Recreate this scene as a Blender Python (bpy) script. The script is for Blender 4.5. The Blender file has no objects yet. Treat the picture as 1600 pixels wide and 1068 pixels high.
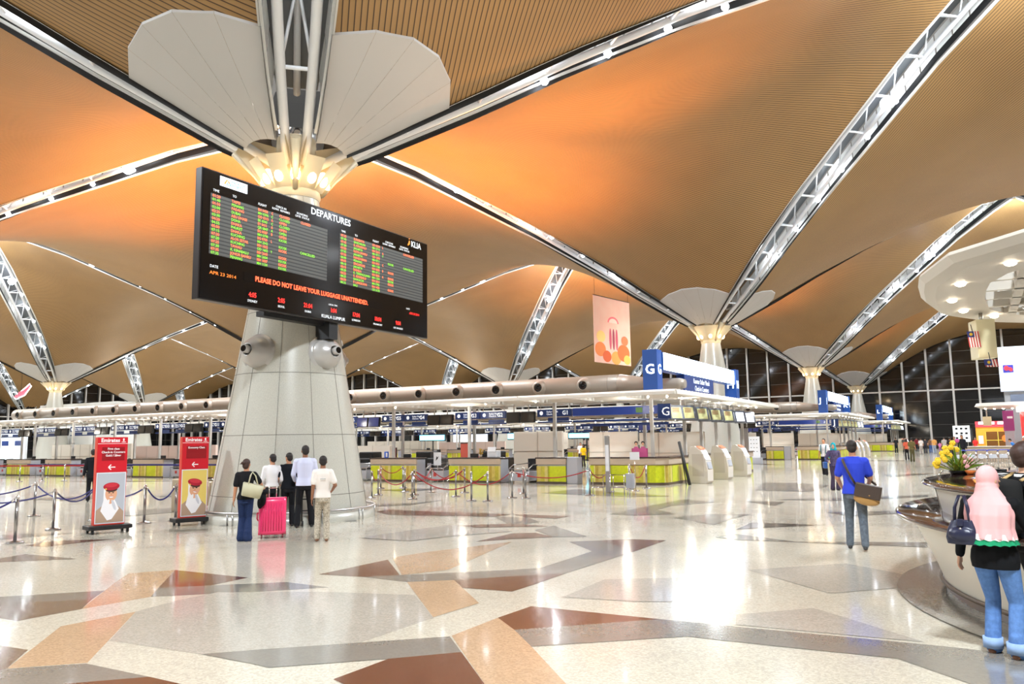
import bpy, bmesh, math, random
import numpy as np
from mathutils import Vector, Matrix
random.seed(7)
PI = math.pi
SC = bpy.context.scene
COL = SC.collection
rad = math.radians

# ---------------------------------------------------------------- camera
cam_d = bpy.data.cameras.new('camera'); cam = bpy.data.objects.new('camera', cam_d); COL.objects.link(cam)
cam_d.lens = 28.0; cam_d.sensor_width = 36.0; cam_d.sensor_fit = 'HORIZONTAL'; cam_d.clip_end = 600; cam_d.clip_start = 0.1
def cam_matrix(yaw, pitch, roll, loc):
    fw = Vector((math.sin(yaw)*math.cos(pitch), math.cos(yaw)*math.cos(pitch), math.sin(pitch)))
    r0 = Vector((math.cos(yaw), -math.sin(yaw), 0)); u0 = r0.cross(fw)
    r = r0*math.cos(roll)+u0*math.sin(roll); u = u0*math.cos(roll)-r0*math.sin(roll)
    m = Matrix.Identity(4)
    for i in range(3):
        m[i][0] = r[i]; m[i][1] = u[i]; m[i][2] = -fw[i]; m[i][3] = loc[i]
    return m
cam.matrix_world = cam_matrix(rad(-30.0335), rad(7.1498), rad(-0.8292), (0, 0, 1.8022))
SC.camera = cam
SC.view_settings.view_transform = 'Standard'; SC.view_settings.look = 'None'
SC.view_settings.exposure = -0.12; SC.view_settings.gamma = 1.0
SC.cycles.max_bounces = 6; SC.cycles.diffuse_bounces = 3; SC.cycles.glossy_bounces = 4; SC.cycles.transmission_bounces = 4
SC.cycles.caustics_reflective = False; SC.cycles.caustics_refractive = False
SC.cycles.sample_clamp_indirect = 4.0; SC.cycles.use_light_tree = True

# ---------------------------------------------------------------- world (night outside, the rest of the lit hall behind)
W = bpy.data.worlds.new('world'); SC.world = W; W.use_nodes = True
W.node_tree.nodes['Background'].inputs[0].default_value = (1.0, 0.95, 0.88, 1)
W.node_tree.nodes['Background'].inputs[1].default_value = 0.30

# ---------------------------------------------------------------- roof grid and the large lamps
S = 38.4; MX, MY = -15.20, 14.90; L = S/math.sqrt(2)
def colpos(b, a): return (MX-b*S, MY+a*S)
def light(kind, name, loc, energy, color=(1, 1, 1), size=0.3, rot=None, spot=None, target=None):
    d = bpy.data.lights.new(name, kind); d.energy = energy; d.color = color
    if kind == 'AREA': d.shape = 'DISK'; d.size = size
    else: d.shadow_soft_size = size
    if kind == 'SPOT': d.spot_size = rad(spot); d.spot_blend = 1.0
    o = bpy.data.objects.new(name, d); COL.objects.link(o); o.location = loc
    if target is not None: o.rotation_euler = (Vector(target)-Vector(loc)).to_track_quat('-Z', 'Y').to_euler()
    elif rot: o.rotation_euler = rot
    return o
COOL = (0.93, 0.97, 1.0); WARM = (1.0, 0.74, 0.45); ORANGE = (1.0, 0.37, 0.06); NEUT = (1.0, 0.87, 0.68)
# floodlights under each roof apex, shining down
for i in range(-1, 4):
    for j in range(-1, 3):
        x, y = MX-(i+.5)*S, MY+(j+.5)*S
        light('AREA', 'apex_floodlight', (x, y, 20.6), 12000, (0.86, 0.94, 1.0), 3.0, (0, 0, 0))
# amber uplighters standing on top of the check-in islands
for x, y, e, tx, ty in [(-14.5, 35, 15000, -11, 27), (-21, 36.5, 14000, -21, 36), (-27, 36.5, 16000, -27, 36), (-33, 36.5, 13000, -33, 35), (-36, 36.5, 12000, -34, 29), (-41, 36.5, 15000, -40, 29), (-47, 36.5, 13000, -46, 29), (-20, 75.0, 20000, -20, 74), (-28, 75.0, 20000, -28, 74), (-37, 75.0, 9000, -37, 74), (-15, 113.0, 12000, -15, 112), (-24, 113.0, 9000, -24, 112), (3, 50, 0, 0, 0)]:
    if e: light('SPOT', 'amber_uplight', (x, y, 6.2), e, ORANGE, 0.4, None, 92 if x == -14.5 else 116, (tx, ty, 16))
# neutral fill spots added to brighten the shells, mostly above open floor
for x, y, e in [(-20, 60, 2300), (-58, 36.5, 2300), (-75, 36.5, 2300), (-55, 62, 2500), (-90, 62, 2500), (-130, 62, 2500), (-60, 88, 2300), (-100, 88, 2500), (-50, 110, 2500), (6, 62, 1500), (6, 100, 1800), (-7, 16, 900), (4.3, 11.5, 900), (-95, 5, 1500), (20, 40, 1200)]:
    light('SPOT', 'roof_fill_spot', (x, y, 5.6), e*1.0, NEUT, 0.6, (PI, 0, 0), 165)

# ---------------------------------------------------------------- materials
def srgb(h):
    if isinstance(h, str):
        h = h.lstrip('#'); c = [int(h[i:i+2], 16)/255 for i in (0, 2, 4)]
    else: c = [v/255 for v in h]
    return tuple(((v/12.92) if v <= 0.04045 else ((v+0.055)/1.055)**2.4) for v in c)+(1,)
MATS = {}
def mat(name, color, rough=0.5, metal=0.0, emit=0.0, spec=0.5, coat=0.0, noise=None, emitcol=None, bump=None):
    if name in MATS: return MATS[name]
    m = bpy.data.materials.new(name); m.use_nodes = True; nt = m.node_tree; b = nt.nodes['Principled BSDF']
    c = srgb(color)
    b.inputs['Base Color'].default_value = c; b.inputs['Roughness'].default_value = rough; b.inputs['Metallic'].default_value = metal
    b.inputs['Specular IOR Level'].default_value = spec; b.inputs['Coat Weight'].default_value = coat
    if emit: b.inputs['Emission Color'].default_value = srgb(emitcol) if emitcol else c; b.inputs['Emission Strength'].default_value = emit
    if noise:   # (scale, amount)
        tc = nt.nodes.new('ShaderNodeTexCoord'); n = nt.nodes.new('ShaderNodeTexNoise'); n.inputs['Scale'].default_value = noise[0]; n.inputs['Detail'].default_value = 5
        r = nt.nodes.new('ShaderNodeValToRGB')
        r.color_ramp.elements[0].position = 0.35; r.color_ramp.elements[1].position = 0.65
        k = noise[1]; r.color_ramp.elements[0].color = tuple(v*(1-k) for v in c[:3])+(1,); r.color_ramp.elements[1].color = tuple(min(1, v*(1+k)) for v in c[:3])+(1,)
        nt.links.new(tc.outputs['Object'], n.inputs['Vector']); nt.links.new(n.outputs['Fac'], r.inputs['Fac']); nt.links.new(r.outputs['Color'], b.inputs['Base Color'])
        if bump:
            bp = nt.nodes.new('ShaderNodeBump'); bp.inputs['Strength'].default_value = bump; bp.inputs['Distance'].default_value = 0.01
            nt.links.new(n.outputs['Fac'], bp.inputs['Height']); nt.links.new(bp.outputs['Normal'], b.inputs['Normal'])
    MATS[name] = m; return m
def slat_mat(name, axis):
    m = bpy.data.materials.new(name); m.use_nodes = True; nt = m.node_tree; b = nt.nodes['Principled BSDF']
    uv = nt.nodes.new('ShaderNodeUVMap'); sep = nt.nodes.new('ShaderNodeSeparateXYZ'); nt.links.new(uv.outputs['UV'], sep.inputs[0])
    mul = nt.nodes.new('ShaderNodeMath'); mul.operation = 'MULTIPLY'; mul.inputs[1].default_value = 1/0.14
    nt.links.new(sep.outputs[axis], mul.inputs[0])
    fr = nt.nodes.new('ShaderNodeMath'); fr.operation = 'FRACT'; nt.links.new(mul.outputs[0], fr.inputs[0])
    r = nt.nodes.new('ShaderNodeValToRGB'); r.color_ramp.interpolation = 'LINEAR'
    e = r.color_ramp.elements; e[0].position = 0.0; e[0].color = srgb((64, 44, 26)); e[1].position = 0.16; e[1].color = srgb((64, 44, 26))
    e2 = e.new(0.22); e2.color = srgb((150, 116, 72)); e3 = e.new(0.95); e3.color = srgb((156, 122, 78)); e4 = e.new(1.0); e4.color = srgb((120, 88, 58))
    nt.links.new(fr.outputs[0], r.inputs['Fac'])
    n = nt.nodes.new('ShaderNodeTexNoise'); n.inputs['Scale'].default_value = 0.35; n.inputs['Detail'].default_value = 3
    nt.links.new(uv.outputs['UV'], n.inputs['Vector'])
    mx = nt.nodes.new('ShaderNodeMixRGB'); mx.blend_type = 'MULTIPLY'; mx.inputs[0].default_value = 0.25
    nt.links.new(r.outputs['Color'], mx.inputs[1]); nt.links.new(n.outputs['Fac'], mx.inputs[2])
    nt.links.new(mx.outputs[0], b.inputs['Base Color']); b.inputs['Roughness'].default_value = 0.55; b.inputs['Specular IOR Level'].default_value = 0.3
    return m
M_slat = [slat_mat('timber_slats_u', 0), slat_mat('timber_slats_v', 1)]
M_petal = mat('pale_metal_panel', (180, 178, 177), 0.55)
M_seam = mat('panel_seam', (120, 116, 112), 0.7)
M_white = mat('white_paint', (232, 232, 230), 0.45)
M_steel = mat('brushed_steel', (190, 190, 192), 0.3, 1.0)
M_chrome = mat('chrome', (225, 225, 228), 0.12, 1.0)
M_tube = mat('white_tube', (222, 224, 228), 0.35)
M_dark = mat('black_matt', (22, 22, 24), 0.5)
M_black = mat('black_gloss', (10, 10, 12), 0.15)
M_glass = mat('night_glass', (14, 13, 13), 0.06, 0.0, spec=0.8)
M_rec = mat('black_recess', (10, 10, 11), 0.6)
M_roofp = mat('slot_roof_grey', (104, 108, 112), 0.5)
M_lamp = mat('lamp_white', (255, 255, 255), emit=30, emitcol=(235, 242, 255))
M_lampw = mat('lamp_warm', (255, 240, 210), emit=6, emitcol=(255, 220, 170))
M_down = mat('downlight', (255, 255, 255), emit=25, emitcol=(255, 236, 205))
M_cast = mat('cast_cream', (216, 200, 168), 0.45)
M_shaft = mat('granite_shaft', (188, 186, 176), 0.28, noise=(60, 0.10))
M_shaftl = mat('granite_joint', (120, 116, 110), 0.6)

# ---------------------------------------------------------------- mesh helpers
def obj(name, bm, m, parent=None, smooth=False, loc=None):
    me = bpy.data.meshes.new(name)
    bm.normal_update(); bm.to_mesh(me); bm.free()
    for x in (m if isinstance(m, (list, tuple)) else [m]): me.materials.append(x)
    if smooth:
        me.polygons.foreach_set('use_smooth', [True]*len(me.polygons))
    o = bpy.data.objects.new(name, me); COL.objects.link(o)
    if parent is not None: o.parent = parent
    if loc is not None: o.location = loc
    return o
def empty(name, loc=(0, 0, 0), rz=0.0, parent=None):
    o = bpy.data.objects.new(name, None); COL.objects.link(o); o.location = loc; o.rotation_euler = (0, 0, rz); o.empty_display_size = 0.1
    if parent is not None: o.parent = parent
    return o
def tag(o, label, cat, group=None, kind=None):
    o['label'] = label; o['category'] = cat
    if group: o['group'] = group
    if kind: o['kind'] = kind
    return o
def thing(name, label, cat, loc=(0, 0, 0), rz=0.0, group=None): return tag(empty(name, loc, rz), label, cat, group)
def struct(o): o['kind'] = 'structure'; return o
def copy_tree(o, parent=None):
    c = o.copy(); COL.objects.link(c)
    if parent is not None: c.parent = parent; c.matrix_parent_inverse = o.matrix_parent_inverse.copy()
    for ch in list(o.children): copy_tree(ch, c)
    return c
def box(bm, c, s, rz=0.0, mi=0, bev=0.0, rx=0.0):
    mtx = Matrix.Translation(Vector(c)) @ Matrix.Rotation(rz, 4, 'Z') @ Matrix.Rotation(rx, 4, 'X') @ Matrix.Diagonal((s[0], s[1], s[2], 1))
    r = bmesh.ops.create_cube(bm, size=1, matrix=mtx)
    fs = set(f for v in r['verts'] for f in v.link_faces)
    for f in fs: f.material_index = mi
    if bev:
        es = set(e for v in r['verts'] for e in v.link_edges)
        bmesh.ops.bevel(bm, geom=list(es), offset=bev, segments=2, affect='EDGES', profile=0.5)
    return bm
def ring(bm, c, n, b, rx, ry, k):
    return [bm.verts.new(c + n*(rx*math.cos(2*PI*i/k)) + b*(ry*math.sin(2*PI*i/k))) for i in range(k)]
def tube(bm, pts, radii, k=10, cap=True, mi=0, up=None, flat=1.0, closed=False):
    pts = [Vector(p) for p in pts]
    if not hasattr(radii, '__len__'): radii = [radii]*len(pts)
    rs = []; n = None; N = len(pts)
    for i, p in enumerate(pts):
        if closed: t = (pts[(i+1) % N]-pts[i-1]).normalized()
        else: t = (pts[min(i+1, N-1)]-pts[max(i-1, 0)]).normalized()
        if n is None:
            ref = Vector(up) if up is not None else (Vector((0, 0, 1)) if abs(t.z) < 0.9 else Vector((1, 0, 0)))
            n = (ref-t*ref.dot(t)).normalized()
        else: n = (n-t*n.dot(t)).normalized()
        b = t.cross(n)
        rs.append(ring(bm, p, n, b, radii[i], radii[i]*flat, k))
    fs = []
    rng = range(N if closed else N-1)
    for i in rng:
        A, B = rs[i], rs[(i+1) % N]
        for j in range(k): fs.append(bm.faces.new((A[j], A[(j+1) % k], B[(j+1) % k], B[j])))
    if cap and not closed: fs.append(bm.faces.new(rs[0][::-1])); fs.append(bm.faces.new(rs[-1]))
    for f in fs: f.material_index = mi; f.smooth = True
    if cap and not closed: fs[-1].smooth = False; fs[-2].smooth = False
    return bm
def lathe(bm, prof, k=32, c=(0, 0, 0), a0=0.0, a1=2*PI, mi=0, cap=True):
    full = abs((a1-a0)-2*PI) < 1e-6; n = k if full else k+1
    rows = []
    for r, z in prof:
        rows.append([bm.verts.new((c[0]+max(r, 1e-4)*math.cos(a0+(a1-a0)*i/k), c[1]+max(r, 1e-4)*math.sin(a0+(a1-a0)*i/k), c[2]+z)) for i in range(n)])
    for A, B in zip(rows, rows[1:]):
        for i in range(k):
            j = (i+1) % n
            f = bm.faces.new((A[i], A[j], B[j], B[i])); f.material_index = mi; f.smooth = True
    return bm
def quad(bm, pts, mi=0):
    f = bm.faces.new([bm.verts.new(p) for p in pts]); f.material_index = mi; return f
def prism(bm, poly, z0, z1, mi=0):
    b = [bm.verts.new((x, y, z0)) for x, y in poly]; t = [bm.verts.new((x, y, z1)) for x, y in poly]
    fs = [bm.faces.new(b[::-1]), bm.faces.new(t)]
    for i in range(len(poly)): j = (i+1) % len(poly); fs.append(bm.faces.new((b[i], b[j], t[j], t[i])))
    for f in fs: f.material_index = mi
    return bm
def NB(): return bmesh.new()
TX = {}
def text_mesh(name, body, size, m, align, ext, sp, lsp, bold):
    c = bpy.data.curves.new(name, 'FONT'); c.body = body; c.size = size; c.extrude = ext; c.align_x = align; c.resolution_u = 2
    c.space_character = sp; c.space_line = lsp; c.offset = bold
    t = bpy.data.objects.new(name, c)
    me = bpy.data.meshes.new_from_object(t); me.name = name
    bpy.data.objects.remove(t); bpy.data.curves.remove(c)
    me.materials.clear(); me.materials.append(m)
    return me
def text(name, body, size, loc, rot, m, parent=None, align='LEFT', ext=0.002, font_w=1.0, sp=1.0, lsp=1.0, bold=0.0):
    args = (align, ext, sp, lsp, bold); TX[body] = (size, args)
    o = bpy.data.objects.new(name, text_mesh(name, body, size, m, *args)); COL.objects.link(o)
    o.location = loc; o.rotation_euler = rot; o.scale = (font_w, 1, 1)
    if len(body) < 4: o['_body'] = body
    if parent is not None: o.parent = parent
    return o

# ---------------------------------------------------------------- ceiling shells
ER = [0, 1.3, 2, 5, 8, 12, 16, 20, 24, 27.16]; EZ = [8.7, 9.28, 9.6, 11.2, 12.9, 15.0, 16.9, 18.8, 20.3, 21.3]
def E(r): return float(np.interp(r, ER, EZ))
def hw(r): return 0.25+0.75*(1-math.exp(-max(r, 0)/4.0))
def coons(u, v):
    a = u/L; b = v/L
    return (1-b)*E(u)+b*E(L-u)+(1-a)*E(v)+a*E(L-v)-((1-a)*(1-b)*8.7+a*(1-b)*21.3+(1-a)*b*21.3+a*b*8.7)
def shell(c0, az1, az2, mi):
    e1 = Vector((math.sin(az1), math.cos(az1), 0)); e2 = Vector((math.sin(az2), math.cos(az2), 0)); o = Vector((c0[0], c0[1], 0))
    bm = NB(); uvl = bm.loops.layers.uv.new('UVMap'); n = 44
    ss = [(-0.6*math.cos(PI*i/n)+0.6+ (0.8)*(i/n)-0.0)/2.0 for i in range(n+1)]
    g = {}
    for i, s in enumerate(ss):
        for j, t in enumerate(ss):
            u_, v_ = s*L, t*L
            u = hw(v_)+s*(L-hw(v_)-hw(L-v_)); v = hw(u_)+t*(L-hw(u_)-hw(L-u_))
            p = o+e1*u+e2*v; p.z = coons(u, v); g[i, j] = (bm.verts.new(p), (u, v))
    for i in range(n):
        for j in range(n):
            q = [g[i, j], g[i+1, j], g[i+1, j+1], g[i, j+1]]
            cu = sum(k[1][0] for k in q)/4; cv = sum(k[1][1] for k in q)/4
            if math.hypot(cu, cv) < 2.6 or math.hypot(L-cu, L-cv) < 2.6: continue
            f = bm.faces.new([k[0] for k in q]); f.smooth = True
            for lp, k in zip(f.loops, q): lp[uvl].uv = k[1]
    bmesh.ops.delete(bm, geom=[v for v in bm.verts if not v.link_faces], context='VERTS')
    ob = struct(obj('ceiling', bm, M_slat[mi]))
    # fascia and soffit trim along the four edges
    bm = NB()
    def edge(f):
        pr = None
        for i in range(n+1):
            P, inn = f(ss[i])
            a = bm.verts.new(P+inn*0.10-Vector((0, 0, .02))); b = bm.verts.new(P-inn*0.02-Vector((0, 0, .02))); c = bm.verts.new(P-inn*0.02+Vector((0, 0, .07)))
            if pr and 1.3 < min(P_r(P), 99):
                bm.faces.new((pr[0], pr[1], b, a)); bm.faces.new((pr[1], pr[2], c, b))
            pr = (a, b, c)
    far = o+(e1+e2)*L
    def P_r(P): return min((Vector((P.x, P.y, 0))-o).length, (Vector((P.x, P.y, 0))-far).length)
    def mk(ax, end):
        def f(s):
            t = 1.0 if end else 0.0
            w_ = s*L
            if ax == 0: u = hw(t*L)+s*(L-2*hw(L) if 0 else L-hw(t*L)-hw(L-t*L)); v = hw(w_)+t*(L-hw(w_)-hw(L-w_)); inn = e2*(-1 if end else 1)
            else: v = hw(t*L)+s*(L-hw(t*L)-hw(L-t*L)); u = hw(w_)+t*(L-hw(w_)-hw(L-w_)); inn = e1*(-1 if end else 1)
            p = o+e1*u+e2*v; p.z = coons(u, v); return p, inn
        return f
    for ax in (0, 1):
        for end in (0, 1): edge(mk(ax, end))
    struct(obj('ceiling_trim', bm, M_white))
    return ob
BS = range(-2, 5); AS = range(-1, 5)
for b in BS:
    for a in AS:
        x, y = colpos(b, a)
        if a < 4: shell((x, y), rad(45), rad(315), 1)            # towards the next column along the hall: slats run north-east
        if b < 4 and (a < 4): shell((x, y), rad(225), rad(315), (1 if b >= 0 else 0) if b >= 0 else 0) if b >= 0 else shell((x, y), rad(225), rad(315), 0)

# ---------------------------------------------------------------- skylight slots: lattice beams and glass
def slot(c, az, detail, lampE):
    e = Vector((math.sin(az), math.cos(az), 0)); p_ = Vector((math.cos(az), -math.sin(az), 0)); o = Vector((c[0], c[1], 0))
    root = struct(empty('roof_beam', (c[0], c[1], 0)))
    def P(r, lat, dz): q = e*r+p_*lat; q.z = E(r)+dz; return q
    rs = [0.5, 1.3]+[2+1.0*i for i in range(25)]+[27.1]
    k = 10 if detail else 6
    lat = lambda r: 0.12+0.50*(hw(r)-.15)
    bm = NB()
    for sgn in (-1, 1): tube(bm, [P(r, sgn*lat(r), 0.38 if r > 2 else .1+.14*r) for r in rs], 0.125 if detail else 0.11, k)
    tube(bm, [P(r, 0, 1.35) for r in rs[1:]], 0.09, k)
    obj('chord', bm, M_tube, root)
    bm = NB(); r = 3.0; i = 0; st = 2.1
    while r < 26.5:
        w = lat(r)
        tube(bm, [P(r, -w, .38), P(r, w, .38)], 0.055, 6)
        for sgn in (-1, 1):
            tube(bm, [P(r, sgn*w, .38), P(r+st/2, 0, 1.35)], 0.04, 6, cap=False); tube(bm, [P(r+st, sgn*lat(r+st), .38), P(r+st/2, 0, 1.35)], 0.04, 6, cap=False)
        r += st; i += 1
    obj('strut', bm, M_tube, root)
    bm = NB()
    for r0, r1 in zip(rs[1:], rs[2:]): quad(bm, [P(r0, -hw(r0)-.05, 1.5), P(r0, hw(r0)+.05, 1.5), P(r1, hw(r1)+.05, 1.5), P(r1, -hw(r1)-.05, 1.5)])
    obj('roof_panel', bm, M_roofp, root); bm = NB()
    for sg in (-1, 1):
        for r0, r1 in zip(rs[1:], rs[2:]): quad(bm, [P(r0, sg*(hw(r0)+.03), .05), P(r1, sg*(hw(r1)+.03), .05), P(r1, sg*(hw(r1)+.06), .46), P(r0, sg*(hw(r0)+.06), .46)])
    obj('recess_panel', bm, M_rec, root)
    bm = NB()
    for sg in (-1, 1):
        for r0, r1 in zip(rs[2:], rs[3:]): quad(bm, [P(r0+.04, sg*(hw(r0)+.04), .44), P(r1-.04, sg*(hw(r1)+.04), .44), P(r1-.04, sg*(hw(r1)-.02), 1.3), P(r0+.04, sg*(hw(r0)-.02), 1.3)])
    obj('side_panel', bm, M_white, root)
    if lampE:
        bm = NB()
        for r in ([7.2+2.1*i for i in range(6)]): 
            q = P(r, -lat(r)*1.25, 0.18); bmesh.ops.create_uvsphere(bm, u_segments=10, v_segments=6, radius=0.13, matrix=Matrix.Translation(q))
        q = P(17.5, -.3, 0.2); bmesh.ops.create_uvsphere(bm, u_segments=14, v_segments=8, radius=0.3, matrix=Matrix.Translation(q))
        obj('floodlight', bm, M_lamp, root, True)
        for r in (6.5, 12.5, 18.5, 24.5):
            q = P(r, 0, 0.85)+o; light('POINT', 'slot_lamp', q, lampE, COOL, 0.12)
for b in range(-1, 5):
    for a in range(-1, 4):
        c = colpos(b, a)
        for az in (45, 135, 225, 315):
            if a == -1 and az in (135, 225): continue
            near = (b, a) in ((0, 0), (0, 1), (1, 1), (1, 2), (2, 1), (0, 2), (0, -1), (-1, 0), (1, 0))
            slot(c, rad(az), near, 85 if near or a in (1, 2) else 60)

# ---------------------------------------------------------------- floor
FC = {'C': (221, 213, 195), 'P': (206, 172, 138), 'N': (194, 187, 175), 'G': (140, 135, 127), 'B': (128, 110, 96), 'D': (112, 70, 54), 'K': (92, 84, 78), 'R': (160, 156, 148)}
def terrazzo(name, c, k=0.10):
    m = bpy.data.materials.new(name); m.use_nodes = True; nt = m.node_tree; b = nt.nodes['Principled BSDF']; cc = srgb(c)
    tc = nt.nodes.new('ShaderNodeTexCoord'); v = nt.nodes.new('ShaderNodeTexVoronoi'); v.inputs['Scale'].default_value = 55
    r = nt.nodes.new('ShaderNodeValToRGB'); sp = nt.nodes.new('ShaderNodeSeparateColor')
    r.color_ramp.elements[0].position = 0.1; r.color_ramp.elements[1].position = 0.9
    r.color_ramp.elements[0].color = tuple(x*(1-2.2*k) for x in cc[:3])+(1,); r.color_ramp.elements[1].color = tuple(min(1, x*(1+1.2*k)) for x in cc[:3])+(1,)
    n = nt.nodes.new('ShaderNodeTexNoise'); n.inputs['Scale'].default_value = 0.7; n.inputs['Detail'].default_value = 6
    mx = nt.nodes.new('ShaderNodeMixRGB'); mx.blend_type = 'MULTIPLY'; mx.inputs[0].default_value = 0.18
    nt.links.new(tc.outputs['Object'], v.inputs['Vector']); nt.links.new(tc.outputs['Object'], n.inputs['Vector'])
    nt.links.new(v.outputs['Color'], sp.inputs[0]); nt.links.new(sp.outputs[0], r.inputs['Fac']); nt.links.new(r.outputs['Color'], mx.inputs[1]); nt.links.new(n.outputs['Fac'], mx.inputs[2])
    nt.links.new(mx.outputs[0], b.inputs['Base Color'])
    rr = nt.nodes.new('ShaderNodeMapRange'); rr.inputs['To Min'].default_value = 0.10; rr.inputs['To Max'].default_value = 0.20
    nt.links.new(n.outputs['Fac'], rr.inputs['Value']); nt.links.new(rr.outputs[0], b.inputs['Roughness'])
    b.inputs['Specular IOR Level'].default_value = 0.6; b.inputs['Coat Weight'].default_value = 0.35; b.inputs['Coat Roughness'].default_value = 0.06
    return m
FM = {k: terrazzo('terrazzo_'+k, c, 0.035 if k in 'DGBK' else 0.07) for k, c in FC.items()}
keys = list(FC)
bm = NB()
quad(bm, [(-172, -30, 0), (60, -30, 0), (60, 132, 0), (-172, 132, 0)], 0)
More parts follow.
